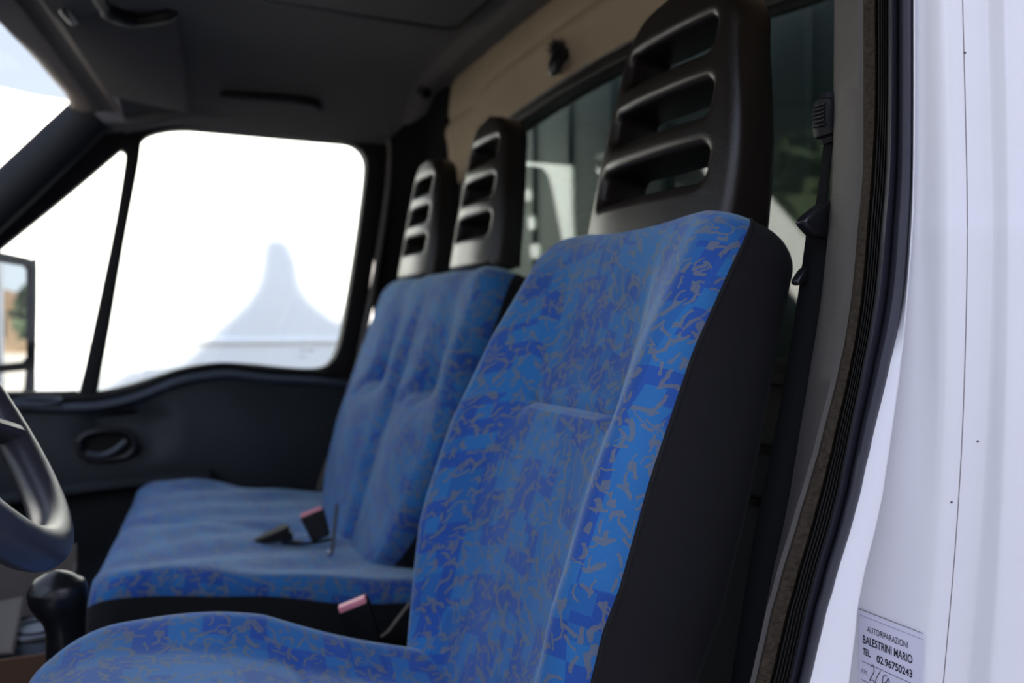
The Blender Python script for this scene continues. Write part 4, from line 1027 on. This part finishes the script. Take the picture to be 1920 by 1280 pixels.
# ------------------------------------------------------------------ the neighbouring white van
NY = 4.2
nv = empty('white_van', W((1.0, NY + 0.9, -1.7)), 'tall white van parked beyond the passenger window', 'van')
roofp = [(U(px, py, 'Y', NY).x, U(px, py, 'Y', NY).z) for px, py in ((-300, 118), (-100, 138), (0, 163), (75, 180), (125, 187))]
outl = [(-2.9, -1.25), (-2.9, -0.15), (-2.55, 0.45), (-2.05, 0.86), (-1.6, 1.03)] + roofp + [(0.3, 0.975), (5.6, 0.96), (5.65, 0.8), (5.65, -1.25)]
plate('body', outl, [], 'Y', NY + 0.9, 1.8, M['neigh_white'], nv, bevel=0.02)
tube('side_moulding', [W((x, NY - 0.006, -0.073)) for x in (-2.3, 0, 2, 5.6)], 0.016, M['neigh_white'], nv, n=10, flat=(1.2, 0.5))
for x in (-1.8, 4.4):
    whl = tube('wheel', [W((x, NY - 0.005, -1.38)), W((x, NY + 0.2, -1.38))], 0.32, M['rubber'], nv, n=32)
# ------------------------------------------------------------------ ground and surroundings
o = box('ground', (-60, -40, -0.05), (120, 60, 0), M['asphalt'], bevel=0); tag(o, 'sunlit pale paving around the truck', 'ground', kind='structure')
# unseen building added to block the sun; outline shaped to shade the white van
SY = -8.0; te = math.tan(SUN_EL)
def sh(px, py):
    p = U(px, py, 'Y', NY); return (p.x - (NY - SY) * math.tan(SUN_AZ), p.z + EYE + (NY - SY) / math.cos(SUN_AZ) * te)
rp = [(-6.0, sh(120, 735)[1] - 0.5), sh(-100, 760), sh(60, 722), sh(150, 728), sh(215, 688), sh(252, 664), sh(292, 690), sh(345, 650), sh(395, 600), sh(450, 552), sh(470, 515), sh(478, 440), sh(484, 425), sh(550, 430), sh(572, 480), sh(576, 530), sh(605, 560), sh(640, 585), sh(720, 610), (14, sh(760, 590)[1])]
added_shed = empty('added_shed', (1, SY - 2, 0), 'unseen pale block with a chimney added to cast shade on the white van', 'shadow caster')
plate('added_shed_wall', [(-6.0, 0 - EYE)] + [(a, b - EYE) for a, b in rp] + [(14, 0 - EYE)], [], 'Y', SY - 0.15, 0.3, M['added_shed'], added_shed, smooth=False)
box('added_shed_body', (-6.0, SY - 6, 0), (14, SY - 0.3, 5.2), M['added_shed'], added_shed, bevel=0)
# what the wing mirror sees: trees, a house, the yard towards the rear
def tree(x, y, hgt, rad, label):
    t = empty('tree', (x, y, 0), label, 'tree', 'trees around the yard')
    tube('trunk', [(x, y, 0), (x, y, hgt * 0.55)], 0.15, M['bark'], t, n=8)
    V = []; Fc = []
    for k in range(520):
        th = random.uniform(0, 2 * math.pi); ph = math.acos(random.uniform(-1, 1)); rr = rad * random.uniform(0.6, 1.05)
        c_ = Vector((x + rr * math.sin(ph) * math.cos(th), y + rr * math.sin(ph) * math.sin(th), hgt * 0.62 + rr * 0.85 * math.cos(ph)))
        a = Vector([random.uniform(-1, 1) for _ in range(3)]).normalized() * rad * 0.2; b = a.cross(Vector([random.uniform(-1, 1) for _ in range(3)])).normalized() * rad * 0.14
        i = len(V); V += [c_ - a, c_ + b, c_ + a, c_ - b]; Fc.append((i, i + 1, i + 2, i + 3))
    from_data('crown', V, Fc, M['leaf'], t, smooth=False)
tree(38, 5.4, 3.6, 1.7, 'nearest leafy tree reflected in the wing mirror')
tree(44, 8.2, 4.2, 2.2, 'larger leafy tree reflected at the mirror edge')
hs = empty('house', (60, 3.0, 0), 'ochre house with a tiled roof reflected in the wing mirror', 'house')
box('house_wall', (58, -1, 0), (66, 6.0, 3.0), M['ochre'], hs, bevel=0)
plate('roof', [(-1.6, 3.0 - EYE), (6.6, 3.0 - EYE), (2.5, 4.4 - EYE)], [], 'X', 62, 9, M['roof_tile'], hs, smooth=False)
for yv in (0.5, 3.0): box('window', (57.94, yv, 1.0), (58.02, yv + 0.9, 2.2), M['rubber'], hs, bevel=0)

for tx, ty, hh, rr, lab in ((-14.5, 17, 8.5, 3.3, 'tall dense tree ahead of the truck, nearest of the row beyond the white van'), (-21.5, 21, 9.5, 3.1, 'tall dense tree in the middle of the row beyond the white van'), (-29.5, 20, 9.2, 3.3, 'tall dense tree at the far end of the row beyond the white van')):
    tree(tx, ty, hh, rr, lab)
